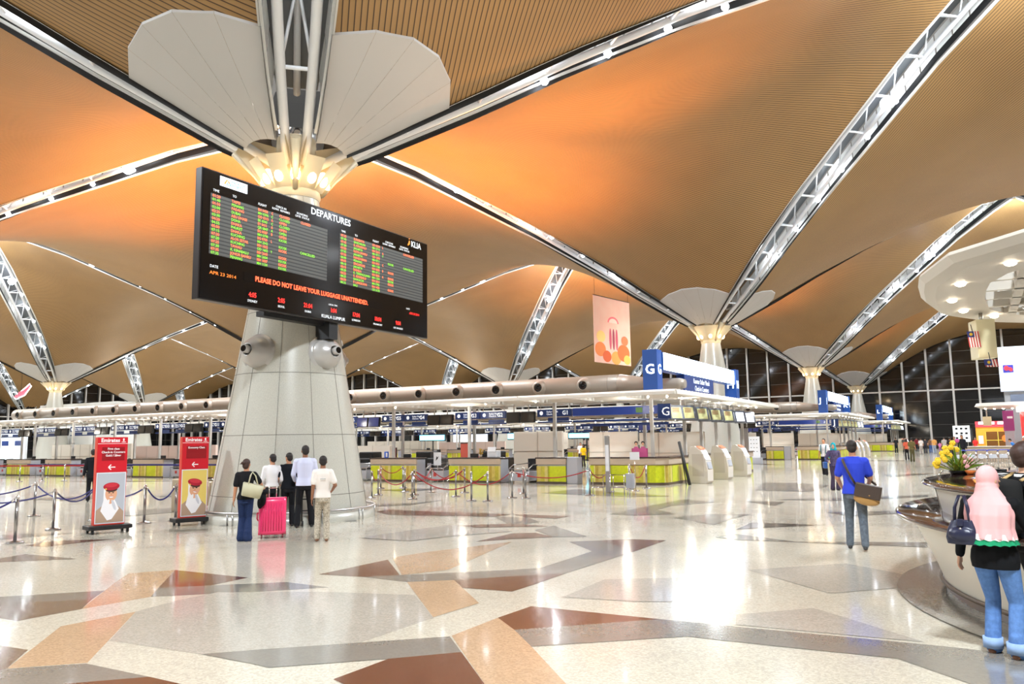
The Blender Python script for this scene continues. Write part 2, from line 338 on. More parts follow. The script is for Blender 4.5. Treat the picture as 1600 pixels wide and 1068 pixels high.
FLOOR=[('P',[(-8.25,4.97),(-8.2,5.78),(-6.66,4.26),(-7.1,3.84)]),('P',[(-8.9,5.59),(-10.19,6.85),(-10.76,7.45),(-10.39,7.94),(-8.83,6.42)]),('G',[(-10.57,5.58),(-9.76,6.43),(-9.34,5.99),(-10.13,5.35)]),('B',[(-10.13,5.35),(-9.34,5.99),(-8.9,5.59),(-8.92,4.9),(-9.26,4.9)]),('D',[(-10.39,7.94),(-8.84,7.93),(-8.81,7.29),(-9.29,6.86)]),('G',[(-8.83,6.42),(-9.29,6.86),(-8.81,7.29),(-8.08,7.9),(-7.28,7.86),(-7.87,7.24)]),('N',[(-7.22,4.83),(-8.2,5.78),(-8.33,6.4),(-8.32,6.98),(-7.17,7.58),(-5.98,7.92),(-5.03,6.99),(-5.03,5.83),(-5.42,5.33),(-6.01,4.89)]),('G',[(-7.13,3.8),(-6.65,4.24),(-5.81,4.24),(-6.24,3.81),(-6.32,3.38)]),('D',[(-6.24,3.81),(-5.81,4.24),(-5.36,4.23),(-5.56,3.78)]),('B',[(-7.98,4.24),(-7.57,4.27),(-7.1,3.84),(-7.11,3.79)]),('B',[(-14.24,7.48),(-14.41,7.99),(-14.0,8.0),(-12.93,8.0),(-13.76,7.23)]),('D',[(-15.67,8.65),(-15.91,9.39),(-14.98,10.02),(-15.07,9.43),(-15.07,8.71)]),('G',[(-18.02,9.44),(-17.87,9.88),(-16.9,10.42),(-17.14,8.98)]),('K',[(-15.02,12.59),(-16.06,13.59),(-15.41,14.02),(-14.66,13.34)]),('K',[(-13.54,14.59),(-13.95,15.85),(-12.68,14.61)]),('P',[(-8.21,10.29),(-8.09,11.07),(-7.47,12.82),(-6.69,9.65),(-7.02,9.01)]),('D',[(-8.13,8.56),(-8.14,10.09),(-7.01,8.96),(-7.41,8.66)]),('G',[(-7.41,8.66),(-5.86,10.04),(-5.58,10.36),(-5.62,12.25),(-6.52,13.23),(-6.06,13.64),(-4.98,12.53),(-5.03,10.12),(-5.59,9.57),(-6.13,8.98),(-6.61,8.59)]),('D',[(-6.13,8.98),(-5.59,9.57),(-5.03,10.12),(-5.01,9.2),(-5.03,8.61),(-5.71,8.56)]),('D',[(-6.08,13.63),(-5.65,14.02),(-5.0,14.1),(-4.98,12.53)]),('P',[(-6.61,8.59),(-6.13,8.98),(-5.01,7.84),(-5.05,7.01)]),('P',[(-4.42,6.43),(-4.43,7.29),(-4.01,6.9),(-3.54,6.4),(-2.73,5.5),(-3.27,5.22)]),('D',[(-4.43,7.29),(-4.4,7.95),(-2.92,7.96),(-4.01,6.9)]),('G',[(-4.01,6.9),(-2.92,7.96),(-2.15,7.97),(-1.11,8.01),(-0.36,8.03),(0.24,7.99),(0.17,6.6),(-0.33,7.07),(-0.7,7.43),(-1.73,7.39),(-2.45,7.39),(-3.56,6.42)]),('G',[(-6.01,4.89),(-5.69,5.22),(-4.42,6.4),(-4.01,5.98),(-4.44,5.52),(-5.15,4.86),(-5.36,4.88)]),('D',[(-4.45,4.86),(-4.44,5.52),(-4.01,5.98),(-3.33,5.28),(-4.07,4.72)]),('N',[(-4.32,8.55),(-4.36,9.87),(-3.39,10.49),(-3.1,8.85),(-3.42,8.7)]),('N',[(-2.89,11.41),(-1.77,12.57),(-0.98,11.89),(-0.95,10.83),(-1.62,10.11)]),('N',[(-2.29,8.51),(-1.64,9.18),(-0.54,8.12),(-1.11,8.09),(-2.18,8.05)]),('G',[(-8.0,14.65),(-8.04,15.58),(-6.55,14.07),(-7.08,13.73)]),('D',[(-8.14,13.97),(-7.76,14.25),(-7.08,13.73),(-7.67,13.16),(-8.09,12.56)]),('D',[(-10.27,17.64),(-8.66,17.71),(-8.7,17.0),(-9.51,17.03)]),('G',[(-10.33,16.88),(-9.51,17.03),(-8.71,16.19),(-8.81,15.12)]),('G',[(-8.01,18.5),(-7.97,21.44),(-7.84,23.8),(-6.64,23.14),(-7.42,21.4),(-7.33,20.13),(-6.48,19.08),(-7.36,18.38)]),('G',[(-6.34,18.26),(-5.67,19.39),(-4.86,19.7),(-4.94,18.48),(-4.93,17.7),(-4.95,16.97)]),('G',[(-4.34,14.9),(-4.12,15.55),(-2.9,14.8),(-0.88,15.58),(-0.84,14.87),(-3.89,14.67)]),('K',[(-4.32,16.31),(-4.36,17.78),(-2.81,17.84),(-3.87,16.87)]),('K',[(-5.94,23.63),(-4.86,23.75),(-4.84,22.33)]),('K',[(-5.36,19.16),(-4.85,19.71),(-4.92,18.65)]),('G',[(-7.77,33.62),(-6.52,33.94),(-4.96,32.45),(-4.97,28.48),(-6.85,28.64)]),('G',[(-5.43,24.61),(-3.89,25.68),(-1.45,27.94),(-1.41,27.06),(-3.74,24.65)]),('G',[(-16.0,18.83),(-15.05,19.69),(-14.85,21.43),(-14.59,19.08),(-15.24,18.36)]),('D',[(-14.11,16.98),(-14.16,17.6),(-12.13,17.51),(-10.27,17.64),(-10.33,16.88),(-13.15,16.35)]),('D',[(-10.08,14.75),(-9.08,15.59),(-8.04,15.44),(-9.37,14.62)]),('G',[(-13.46,25.16),(-13.23,27.55),(-8.62,25.01),(-9.77,24.33)]),('N',[(-9.28,12.14),(-10.53,12.15),(-10.27,14.82),(-8.31,14.27),(-9.02,13.02)]),('G',[(-4.04,42.32),(-2.22,44.12),(-2.15,42.67),(-3.54,39.71)]),('G',[(-3.33,20.84),(-1.32,22.16),(-1.29,21.6),(-2.65,20.03)]),('K',[(-20.65,24.95),(-18.61,26.87),(-18.6,24.33)]),('G',[(-21.7,13.91),(-20.37,16.76),(-19.34,15.91),(-19.61,13.47)]),('B',[(-30.3,16.23),(-28.95,18.79),(-26.88,16.74)]),('G',[(-26.51,19.21),(-25.11,21.54),(-23.36,19.21)])]

lvl = 0.0004
def poly(pts, k, dz):
    vs = [bm.verts.new((x, y, dz)) for x, y in pts]; f = bm.faces.new(vs); f.material_index = keys.index(k)
    f.normal_update()
    if f.normal.z < 0: f.normal_flip()
for i, (k, pts) in enumerate(FLOOR): poly(pts, k, 0.0006+0.00012*i)
# the same broken-star pattern carries on over the rest of the hall
rnd = random.Random(3)
for gx in range(-9, 3):
    for gy in range(0, 8):
        cx, cy = gx*17+rnd.uniform(-3, 3), 46+gy*11.5+rnd.uniform(-3, 3)
        for q in range(3):
            a = rnd.choice((0.3, 1.2, 2.1, 2.7)); l = rnd.uniform(3.5, 8); w = rnd.uniform(0.8, 2.2)
            x, y = cx+rnd.uniform(-6, 6), cy+rnd.uniform(-4, 4); d = Vector((math.cos(a), math.sin(a))); n = Vector((-d.y, d.x))
            ps = [Vector((x, y))-d*l/2, Vector((x, y))+n*w*0.5, Vector((x, y))+d*l/2, Vector((x, y))-n*w*0.5+d*rnd.uniform(-1, 1)]
            poly([tuple(p) for p in ps], rnd.choice('GGBDKNP'), 0.010+0.0002*rnd.random()*10)
for gx in range(-6, 0):
    for gy in range(-2, 4):
        cx, cy = -28+gx*12+rnd.uniform(-3, 3), gy*9+rnd.uniform(-2, 2)
        a = rnd.choice((0.3, 1.2, 2.1, 2.7)); l = rnd.uniform(4, 9); w = rnd.uniform(1, 3); d = Vector((math.cos(a), math.sin(a))); n = Vector((-d.y, d.x))
        ps = [Vector((cx, cy))-d*l/2, Vector((cx, cy))+n*w*0.5, Vector((cx, cy))+d*l/2, Vector((cx, cy))-n*w*0.5]
        poly([tuple(p) for p in ps], rnd.choice('GBDNP'), 0.010+0.0002*rnd.random()*10)
# grey ring of stone under the information desk, darker disc around the column
vs = [bm.verts.new((4.1+5.1*math.cos(t*PI/40), 11.40+5.1*math.sin(t*PI/40), 0.013)) for t in range(80)]; f = bm.faces.new(vs); f.material_index = keys.index('R')
floor = struct(obj('floor', bm, [FM[k] for k in keys]))

# ---------------------------------------------------------------- columns
def column(b, a, detail):
    x, y = colpos(b, a); root = struct(empty('column', (x, y, 0)))
    rz = lambda z: 1.985-0.166*z
    k = 48 if detail else 24
    bm = NB(); lathe(bm, [(rz(z), z) for z in (0, 2.0, 4.0, 6.0, 8.35)], k); obj('shaft', bm, M_shaft, root, True)
    if detail:
        bm = NB()
        for z in (0.62, 2.05, 3.55, 5.1, 6.65, 8.2):
            lathe(bm, [(rz(z)+0.004, z-.006), (rz(z)+0.006, z+.006)], 48)
        for i in range(12):
            t = rad(-60+30*i+4); tube(bm, [((rz(z)+0.0)*math.cos(t), (rz(z)+0.0)*math.sin(t), z) for z in (0.02, 4, 8.2)], 0.006, 4)
        obj('joint', bm, M_shaftl, root)
    # cast capital: cone with ribs and brackets
    bm = NB(); lathe(bm, [(0.62, 8.2), (0.66, 8.3), (0.64, 8.5), (0.72, 8.8), (0.55, 9.2), (0.5, 9.9)], 24)
    for i in range(4):
        t = rad(45+90*i); d = Vector((math.cos(t), math.sin(t), 0)); n = Vector((-d.y, d.x, 0))
        for sgn in (-1, 1):
            q = [d*0.62+n*sgn*0.02+Vector((0, 0, 8.35)), d*1.5+n*sgn*.26+Vector((0, 0, 9.35)), d*1.35+n*sgn*.26+Vector((0, 0, 9.75)), d*.5+n*sgn*.16+Vector((0, 0, 9.6))]
            quad(bm, q)
        tube(bm, [d*0.66+Vector((0, 0, 8.38)), d*1.0+Vector((0, 0, 8.85)), d*1.55+Vector((0, 0, 9.42))], [0.07, 0.09, 0.12], 8)
        # side wings of each bracket
    for i in range(4):
        t = rad(90*i); w = rad(38)
        for s0, s1 in ((-w, 0), (0, w)):
            pts = []
            for tt, r, z in ((t+s0, .68, 8.42), (t+s1, .68, 8.42), (t+s1, 1.42, 9.33), (t+s0, 1.42, 9.33)): pts.append((r*math.cos(tt), r*math.sin(tt), z))
            if detail: 
                c = sum((Vector(p) for p in pts), Vector())/4
                quad(bm, [pts[0], pts[1], tuple(Vector(pts[2])*0.55+c*0.45), tuple(Vector(pts[3])*0.55+c*0.45)])
            else: quad(bm, pts)
    obj('capital', bm, M_cast, root)
    bm = NB(); nl = 12 if detail else 8
    for i in range(nl):
        t = rad(360/nl*i+15); bmesh.ops.create_uvsphere(bm, u_segments=10, v_segments=8, radius=0.13, matrix=Matrix.Translation((0.80*math.cos(t), 0.80*math.sin(t), 8.72)) @ Matrix.Diagonal((1, 1, 1.6, 1)))
    obj('lamp', bm, M_lampw, root, True)
    if a < 3: light('POINT', 'capital_lamp', (x+0.95, y-0.95, 8.55), 26, WARM, 0.25); light('POINT', 'capital_lamp', (x-0.95, y-0.95, 8.55), 22, WARM, 0.25); light('POINT', 'capital_lamp', (x+.95, y+0.95, 8.55), 22, WARM, 0.25)
    # four flared petals
    for i in range(4):
        az1, az2 = rad(45+90*i), rad(135+90*i)
        e1 = Vector((math.sin(az1), math.cos(az1), 0)); e2 = Vector((math.sin(az2), math.cos(az2), 0))
        bm = NB(); NF = 5; rr = [1.35, 1.9, 2.6, 3.3, 3.95]
        for s in range(NF):
            rows = []
            for r in rr:
                t0 = math.asin(min(0.95, hw(r)/r)); T = [t0+(PI/2-2*t0)*(s+f)/NF for f in (0.0, 1.0)]
                row = []
                for t in T:
                    r_ = r*(1+0.10*math.sin(2*t)) if r > 3 else r
                    u, v = r_*math.cos(t), r_*math.sin(t); q = e1*u+e2*v; q.z = coons(u, v)-0.07; row.append(q)
                sh = (row[1]-row[0]).normalized()*0.003
                rows.append((bm.verts.new(row[0]+sh), bm.verts.new(row[1]-sh)))
            for A, B in zip(rows, rows[1:]): bm.faces.new((A[0], A[1], B[1], B[0]))
            bm.faces.new  # faceted panels
            up = [bm.verts.new(v.co+Vector((0, 0, .07))) for v in rows[-1]]; bm.faces.new((rows[-1][0], rows[-1][1], up[1], up[0]))
        obj('petal', bm, M_petal, root)
    return root
ROOT = {}
for b in range(0, 4):
    for a in range(0, 4):
        ROOT[b, a] = column(b, a, (b, a) in ((0, 0),))
column(0, -1, False); column(1, -1, False); column(-1, 0, False)

# air nozzles and bench rail on the near column
mcol = ROOT[0, 0]
M_noz = mat('silver_paint', (190, 188, 186), 0.3, 0.3)
def nozzle(parent, c, d, R, m=M_noz):
    d = Vector(d).normalized(); q = d.to_track_quat('Z', 'Y').to_matrix().to_4x4(); T = Matrix.Translation(Vector(c)) @ q
    bm = NB(); lathe(bm, [(R*1.18, -0.25*R), (R*1.2, 0.0), (R*1.02, 0.03*R), (R, 0.1*R), (R*0.92, .45*R), (R*.72, .75*R), (R*.42, .95*R)], 28)
    lathe(bm, [(R*.42, .8*R), (R*.42, 1.0*R), (R*.36, 1.0*R), (R*.33, .8*R)], 24)
    bmesh.ops.transform(bm, matrix=T, verts=bm.verts); o = obj('air_nozzle', bm, m, parent, True)
    bm = NB(); tube(bm, [(0, 0, .7*R), (0, 0, 1.32*R)], 0.25*R, 20); bmesh.ops.transform(bm, matrix=T, verts=bm.verts); j = obj('jet', bm, m, o)
    bm = NB(); tube(bm, [(0, 0, 1.30*R), (0, 0, 1.335*R)], 0.2*R, 20); bmesh.ops.transform(bm, matrix=T, verts=bm.verts); obj('outlet', bm, M_black, o)
for azd, zc in ((173, 4.06), (97, 4.05), (8, 4.05), (280, 4.05)):
    d = Vector((math.sin(rad(azd)), math.cos(rad(azd)), 0.10)); r = 1.985-0.166*zc-0.02
    nozzle(mcol, (d.x*r, d.y*r, zc), d, 0.39)
bm = NB()
tube(bm, [(2.13*math.cos(t*PI/36), 2.13*math.sin(t*PI/36), 0.27) for t in range(72)], 0.03, 8, closed=True)
for i in range(12):
    t = rad(30*i+8)
    for dt in (-.035, .035): tube(bm, [(2.13*math.cos(t+dt), 2.13*math.sin(t+dt), 0.0), (2.13*math.cos(t+dt), 2.13*math.sin(t+dt), 0.26)], 0.018, 6)
obj('base_rail', bm, M_steel, mcol)
bm = NB(); lathe(bm, [(2.13, 0), (2.13, .20), (1.9, .21), (1.9, .0)], 48); obj('plinth', bm, M_shaft, mcol, False)

# ---------------------------------------------------------------- glass end walls
def glass_wall(name, p0, p1, n):
    p0 = Vector(p0); p1 = Vector(p1); d = (p1-p0).normalized(); Ln = (p1-p0).length; nrm = Vector((d.y, -d.x, 0))
    root = struct(empty(name, (0, 0, 0)))
    bm = NB(); quad(bm, [p0, p1, p1+Vector((0, 0, 24)), p0+Vector((0, 0, 24))]); obj('glass_panel', bm, M_glass, root)
    bm = NB(); k = int(Ln/3.2)
    ang = math.atan2(d.y, d.x)
    for i in range(k+1):
        c = p0+d*(i*3.2)+nrm*0.2*n; box(bm, (c.x, c.y, 12), (0.26, 0.5, 24), ang)
    for z in (8.3,):
        c = (p0+p1)/2+nrm*.15*n; box(bm, (c.x, c.y, z), (Ln, 0.2, 0.2), ang)
    obj('mullion', bm, mat('mullion_paint', (176, 170, 164), 0.45), root)
    bm = NB()
    for z in (1.6, 3.4, 5.1, 6.8, 10.2, 12, 13.8, 15.5):
        c = (p0+p1)/2+nrm*.06*n; box(bm, (c.x, c.y, z), (Ln, 0.04, 0.045), ang)
    obj('glazing_bar', bm, mat('glazing_bar_paint', (70, 64, 60), 0.5), root)
glass_wall('wall_back', (-168.9, 130.1, 0), (59.5, 130.1, 0), 1)
glass_wall('wall_left', (-168.9, -30, 0), (-168.9, 130.1, 0), 1)

# ================================================================ check-in islands
M_lime = None
def lime_mat():
    m = bpy.data.materials.new('lime_laminate'); m.use_nodes = True; nt = m.node_tree; b = nt.nodes['Principled BSDF']
    tc = nt.nodes.new('ShaderNodeTexCoord'); sp = nt.nodes.new('ShaderNodeSeparateXYZ'); nt.links.new(tc.outputs['Object'], sp.inputs[0])
    ad = nt.nodes.new('ShaderNodeMath'); ad.operation = 'ADD'; nt.links.new(sp.outputs[0], ad.inputs[0]); nt.links.new(sp.outputs[1], ad.inputs[1])
    ml = nt.nodes.new('ShaderNodeMath'); ml.operation = 'MULTIPLY_ADD'; ml.inputs[1].default_value = 0.62; ml.inputs[2].default_value = 10.05; nt.links.new(ad.outputs[0], ml.inputs[0])
    fr = nt.nodes.new('ShaderNodeMath'); fr.operation = 'FRACT'; nt.links.new(ml.outputs[0], fr.inputs[0])
    r = nt.nodes.new('ShaderNodeValToRGB'); r.color_ramp.interpolation = 'CONSTANT'; e = r.color_ramp.elements
    e[0].position = 0; e[0].color = srgb((196, 206, 28)); e[1].position = 0.5; e[1].color = srgb((222, 214, 132))
    for p, c in ((0.53, (176, 152, 60)), (0.62, (198, 180, 92)), (0.72, (186, 176, 60)), (0.84, (210, 196, 120)), (0.93, (150, 140, 40)), (0.96, (168, 178, 20))):
        x = e.new(p); x.color = srgb(c)
    nt.links.new(fr.outputs[0], r.inputs['Fac'])
    n = nt.nodes.new('ShaderNodeTexNoise'); n.inputs['Scale'].default_value = 5; n.inputs['Detail'].default_value = 6; n.inputs['Distortion'].default_value = 1.5; nt.links.new(tc.outputs['Object'], n.inputs['Vector'])
    mx = nt.nodes.new('ShaderNodeMixRGB'); mx.blend_type = 'OVERLAY'; mx.inputs[0].default_value = 0.45
    nt.links.new(r.outputs['Color'], mx.inputs[1]); nt.links.new(n.outputs['Fac'], mx.inputs[2]); nt.links.new(mx.outputs[0], b.inputs['Base Color'])
    b.inputs['Roughness'].default_value = 0.3
    return m
M_lime = lime_mat()
M_beige = mat('beige_laminate', (186, 168, 148), 0.45)
M_top = mat('dark_counter_top', (62, 48, 44), 0.25)
M_plinth = mat('brown_plinth', (86, 72, 58), 0.5)
M_grey = mat('grey_laminate', (176, 178, 186), 0.45)
M_lou = mat('louvre_white', (226, 222, 214), 0.5)
M_blue = mat('sign_blue', (22, 50, 112), 0.35, emit=0.06)
M_bluel = mat('sign_blue_lit', (24, 54, 136), 0.35, emit=0.2)
M_scr = mat('screen_off', (40, 34, 30), 0.2)
M_scrb = mat('screen_blue', (44, 50, 98), 0.2, emit=0.7)
M_post = mat('post_paint', (196, 192, 186), 0.4)
M_duct = mat('duct_paint', (158, 146, 132), 0.42, 0.15)
M_txt = mat('text_white', (240, 244, 250), 0.4, emit=0.9)
M_txtd = mat('text_dark', (20, 22, 30), 0.5)
M_cream = mat('cream_panel', (222, 212, 196), 0.45)
M_creamd = mat('cream_panel_joint', (160, 150, 138), 0.5)
M_belt = mat('rubber_belt', (34, 32, 32), 0.6)
M_paper = mat('paper', (235, 236, 240), 0.6)
M_cream.node_tree.nodes['Principled BSDF'].inputs['Coat Weight'].default_value = 0.1
ISL = []      # every top-level object of the first island
def isl(o): ISL.append(o); return o
ORD = ['first', 'second', 'third', 'fourth', 'fifth', 'sixth', 'seventh', 'eighth', 'ninth', 'tenth', 'eleventh', 'twelfth', 'thirteenth', 'fourteenth', 'fifteenth', 'sixteenth', 'seventeenth', 'eighteenth', 'nineteenth', 'twentieth', 'twenty-first', 'twenty-second', 'twenty-third', 'twenty-fourth']
def counter_parts(root, w, d=0.75, h=1.12):
    bm = NB(); box(bm, (0, d/2, h/2-0.03), (w-0.02, d-0.06, h-0.1)); obj('body', bm, M_grey, root)
    bm = NB(); box(bm, (0, 0.0, 0.10+0.32), (w, 0.05, 0.66), bev=0.004); obj('lime_panel', bm, M_lime, root)
    bm = NB(); box(bm, (0, 0.0, 0.94), (w+0.04, 0.10, 0.25), bev=0.01); obj('fascia', bm, M_beige, root)
    bm = NB(); box(bm, (0, d/2-.02, h-0.025), (w+0.1, d+0.1, 0.05), bev=0.008); obj('worktop', bm, M_top, root)
    bm = NB(); box(bm, (0, 0.0, 0.045), (w+0.02, 0.07, 0.09)); obj('plinth', bm, M_plinth, root)
YF = 30.8; PW = 4.65
cx0 = -19.88
counters = []
protoC = isl(thing('check_in_counter', 'lime and beige G island check-in counter, first long one left of the short counter', 'counter', (cx0, YF, 0), 0, 'lime check-in counters'))
counter_parts(protoC, 2.76)
def relabel(o, lab): o['label'] = lab; return o
for k in range(1, 13):
    if k in (3, 4): pass
    c = copy_tree(protoC); c.location.x = cx0-PW*k; isl(relabel(c, 'lime and beige G island check-in counter, %s long one left of the short counter' % ORD[k]))
sc = isl(thing('check_in_counter', 'short lime check-in counter with pale grey side panel beside the G island end counter', 'counter', (-15.95, YF, 0), 0, 'lime check-in counters'))
counter_parts(sc, 1.4)
bm = NB(); box(bm, (0.97, 0.28, .56), (0.5, 0.5, 1.12), bev=.02); obj('side_panel', bm, M_grey, sc)
ec = isl(thing('check_in_counter', 'long lime corner counter wrapping the end of the G island, black top', 'counter', (0, 0, 0), 0, 'lime check-in counters'))
pl = [(-14.13, YF), (-11.25, YF), (-10.85, YF+0.35), (-10.95, 45.6), (-11.7, 45.6), (-11.65, YF+1.0), (-14.13, YF+0.8)]
def inset(pl, k): 
    c = Vector((sum(p[0] for p in pl)/len(pl), sum(p[1] for p in pl)/len(pl))); return pl
def poly_off(pts, dx):
    return pts
bm = NB(); prism(bm, [(-14.11, YF+.04), (-11.27, YF+.04), (-10.9, YF+0.38), (-11.0, 45.56), (-11.66, 45.56), (-11.61, YF+0.96), (-14.11, YF+0.76)], 0.06, 1.07); obj('body', bm, M_beige, ec)
bm = NB(); prism(bm, [(-14.13, YF), (-11.25, YF), (-10.86, YF+0.36), (-10.96, 45.6), (-11.0, 45.6), (-10.9, YF+0.40), (-11.27, YF+0.05), (-14.13, YF+0.05)], 0.10, 0.78); obj('lime_panel', bm, M_lime, ec)
bm = NB(); prism(bm, [(-14.15, YF-.05), (-11.23, YF-.05), (-10.81, YF+0.34), (-10.91, 45.6), (-11.0, 45.6), (-10.9, YF+0.40), (-11.27, YF+0.05), (-14.15, YF+0.05)], 0.82, 1.07); obj('fascia', bm, M_beige, ec)
bm = NB(); prism(bm, [(-14.18, YF-.08), (-11.2, YF-.08), (-10.77, YF+0.32), (-10.87, 45.64), (-11.75, 45.64), (-11.7, YF+1.05), (-14.18, YF+0.85)], 1.07, 1.12); obj('worktop', bm, M_top, ec)
bm = NB(); prism(bm, [(-14.13, YF-.01), (-11.25, YF-.01), (-10.85, YF+0.35), (-10.95, 45.6), (-11.0, 45.6), (-10.9, YF+0.40), (-11.27, YF+0.05), (-14.13, YF+0.05)], 0.0, 0.10); obj('plinth', bm, M_plinth, ec)
# baggage scales with belts in the gaps between the counters
bs = isl(thing('baggage_belt', 'steel framed baggage belt beside the first long G island counter', 'conveyor', (cx0-2.33, YF+0.25, 0), 0, 'baggage belts between the counters'))
bm = NB(); box(bm, (0, 0.9, .30), (0.95, 1.9, .42), bev=.02); obj('base', bm, M_grey, bs)
bm = NB(); box(bm, (0, 0.9, .52), (0.78, 1.86, .03)); obj('belt', bm, M_belt, bs)
bm = NB()
for s in (-1, 1): tube(bm, [(s*.5, -.08, 0.0), (s*.5, -.08, .62), (s*.5, 0.3, .78), (s*.5, 1.9, .82)], .022, 6)
tube(bm, [(-.5, -.08, .62), (.5, -.08, .62)], .02, 6); obj('guard_rail', bm, M_steel, bs)
bm = NB(); box(bm, (0.0, -0.06, .33), (.16, .02, .16)); obj('notice', bm, mat('red_notice', (176, 52, 44), .5), bs)
bm = NB(); box(bm, (0, 2.6, .52), (1.2, 1.5, 1.0)); obj('shroud', bm, M_dark, bs)
for k in range(1, 13):
    c = copy_tree(bs); c.location.x = bs.location.x-PW*k; isl(relabel(c, 'steel framed baggage belt beside the %s long G island counter' % ORD[k]))
c = copy_tree(bs); c.location.x = -18.0+.35; isl(relabel(c, 'baggage belt between the short lime counter and the first long one of the G island'))
# monitors, keyboards on the back of each counter
dm = isl(thing('desk_monitor', 'black desk monitor behind the first long G island counter', 'monitor', (cx0-.6, YF+.95, 0.0), 0, 'desk monitors on the counters'))
bm = NB(); box(bm, (0, 0, 0.45), (.7, .5, .9)); obj('desk', bm, M_plinth, dm)
bm = NB(); box(bm, (0, .0, 1.12), (.44, .05, .34), bev=.01); obj('screen', bm, M_dark, dm)
bm = NB(); box(bm, (0, .03, .93), (.2, .2, .05)); box(bm, (0, .05, 1.0), (.05, .04, .15)); obj('stand', bm, M_dark, dm)
for k in range(1, 13):
    c = copy_tree(dm); c.location.x = dm.location.x-PW*k+(0.7 if k % 3 else 0); isl(relabel(c, 'black desk monitor behind the %s long G island counter' % ORD[k]))

oc = isl(thing('office_chair', 'dark office chair behind the first long G island counter', 'chair', (cx0+.5, YF+1.5, 0), rad(160), 'dark office chairs behind the counters'))
bm = NB(); box(bm, (0, 0, .52), (.46, .46, .08), bev=.03); obj('seat', bm, M_dark, oc)
bm = NB(); box(bm, (0, .22, .86), (.44, .06, .5), bev=.025); obj('backrest', bm, M_dark, oc)
bm = NB(); tube(bm, [(0, 0, .06), (0, 0, .5)], .03, 8)
for i in range(5): tube(bm, [(0, 0, .1), (.27*math.cos(i*1.2566), .27*math.sin(i*1.2566), .04)], .018, 6)
obj('pedestal', bm, M_steel, oc)
for k in range(1, 13):
    c = copy_tree(oc); c.location.x = oc.location.x-PW*k+(.5 if k % 2 else -.2); c.rotation_euler[2] = rad(120+k*37); isl(relabel(c, 'dark office chair behind the %s long G island counter' % ORD[k]))
# ---- canopy with louvres
XE = -9.9; XW = -84.0; CY0, CY1, CZ = 29.6, 47.8, 3.55
can = isl(thing('louvre_canopy', 'long white louvred canopy over the G island with small round downlights', 'canopy', (0, 0, 0)))
bm = NB()
# tapered nose edge: front, back and end beams
for y in (CY0, CY1): box(bm, ((XE+XW)/2, y, CZ+.06), (XE-XW, 0.12, 0.14), bev=.02)
box(bm, (XE, (CY0+CY1)/2, CZ+.05), (0.14, CY1-CY0, 0.12), bev=.02)
x = XE
n = 0
while x > XW:
    for (ya, yb) in ((CY0, CY0+5.4), (CY1-5.4, CY1)):
        box(bm, (x, (ya+yb)/2, CZ+.08), (0.09, yb-ya, 0.17))
    x -= PW/2
for y in (CY0+2.7, CY0+5.4, CY1-2.7, CY1-5.4): box(bm, ((XE+XW)/2, y, CZ+.10), (XE-XW, 0.10, 0.2))
for y in (CY0+5.4+.0, ): pass
for i in range(1, 5): box(bm, (XE-2.3, CY0+5.4+(CY1-CY0-10.8)*i/5, CZ+.08), (4.6, .09, .17))
box(bm, ((XE+XW)/2, 33.3, CZ+.05), (XE-XW, .10, .12)); box(bm, (-10.98, 39.5, CZ+.05), (.1, 13, .12))
obj('frame', bm, M_lou, can)
bm = NB()
y = CY0+0.35
while y < CY1-.2:
    long_ = (y < CY0+5.4) or (y > CY1-5.4)
    x0 = XW if long_ else XE-4.6
    box(bm, ((XE+x0)/2-0.05, y, CZ+.17), (XE-x0-.1, 0.26, 0.02), rx=0.35)
    y += 0.42
obj('louvre', bm, M_lou, can)
bm = NB(); bmesh.ops.create_uvsphere(bm, u_segments=8, v_segments=6, radius=0.05); dl0 = obj('downlight', bm, M_down, can, True)
def place(o0, pts):
    for i, p in enumerate(pts):
        o = o0 if i == 0 else o0.copy()
        if i: COL.objects.link(o)
        o.location = p
place(dl0, [(XE-1.6-i*2.6, CY0+1.3, CZ) for i in range(28) if (i*7) % 3 != 1]+[(XE-.9, CY0+1.6+i*1.9, CZ) for i in range(9)])
bm = NB(); box(bm, (0, 0, CZ/2), (0.13, 0.13, CZ)); po0 = struct(obj('pillar', bm, M_post)); POSTS = [po0]
pp_ = [(-12.0-PW*k, 32.6, 0) for k in range(16)]+[(-12.0-PW*k-1.2, 34.9, 0) for k in range(16)]+[(-11.35, y, 0) for y in (35.0, 37.5, 40.0, 42.5, 45.2)]
for _ in pp_[1:]: c = po0.copy(); COL.objects.link(c); POSTS.append(c)
for c, p in zip(POSTS, pp_): c.location = p
# lights under the canopy
for k in range(0, 9): light('POINT', 'canopy_lamp', (-13-k*8.2, 31.8, 3.2), 42, (1, .93, .82), .12)
for y in (33, 39, 45): light('POINT', 'canopy_lamp', (-10.6, y, 3.2), 40, (1, .93, .82), .12)
# ---- duct
du = isl(thing('air_duct', 'fat round beige air duct with nozzles running above the G island canopy', 'duct', (0, 0, 0)))
bm = NB(); DZ = 4.56; R = 0.47
tube(bm, [(x, 36.5, DZ) for x in (-68.3, -60, -50, -40, -30, -20, -15.0)], R, 28)
tube(bm, [(-15.0, 36.5, DZ), (-14.2, 36.5, DZ-.05), (-13.4, 36.5, DZ-.12), (-12.0, 36.5, DZ-.15), (-11.7, 36.5, DZ-.15)], [R, .40, .30, .28, .2], 28)
obj('pipe', bm, M_duct, du)
bm = NB()
for i in range(15): lathe(bm, [(R+.006, -.01), (R+.006, .01)], 28); bmesh.ops.rotate(bm, verts=bm.verts[-56:], cent=(0, 0, 0), matrix=Matrix.Rotation(PI/2, 3, 'Y')); bmesh.ops.translate(bm, verts=bm.verts[-56:], vec=(-15.5-i*3.6, 36.5, DZ))
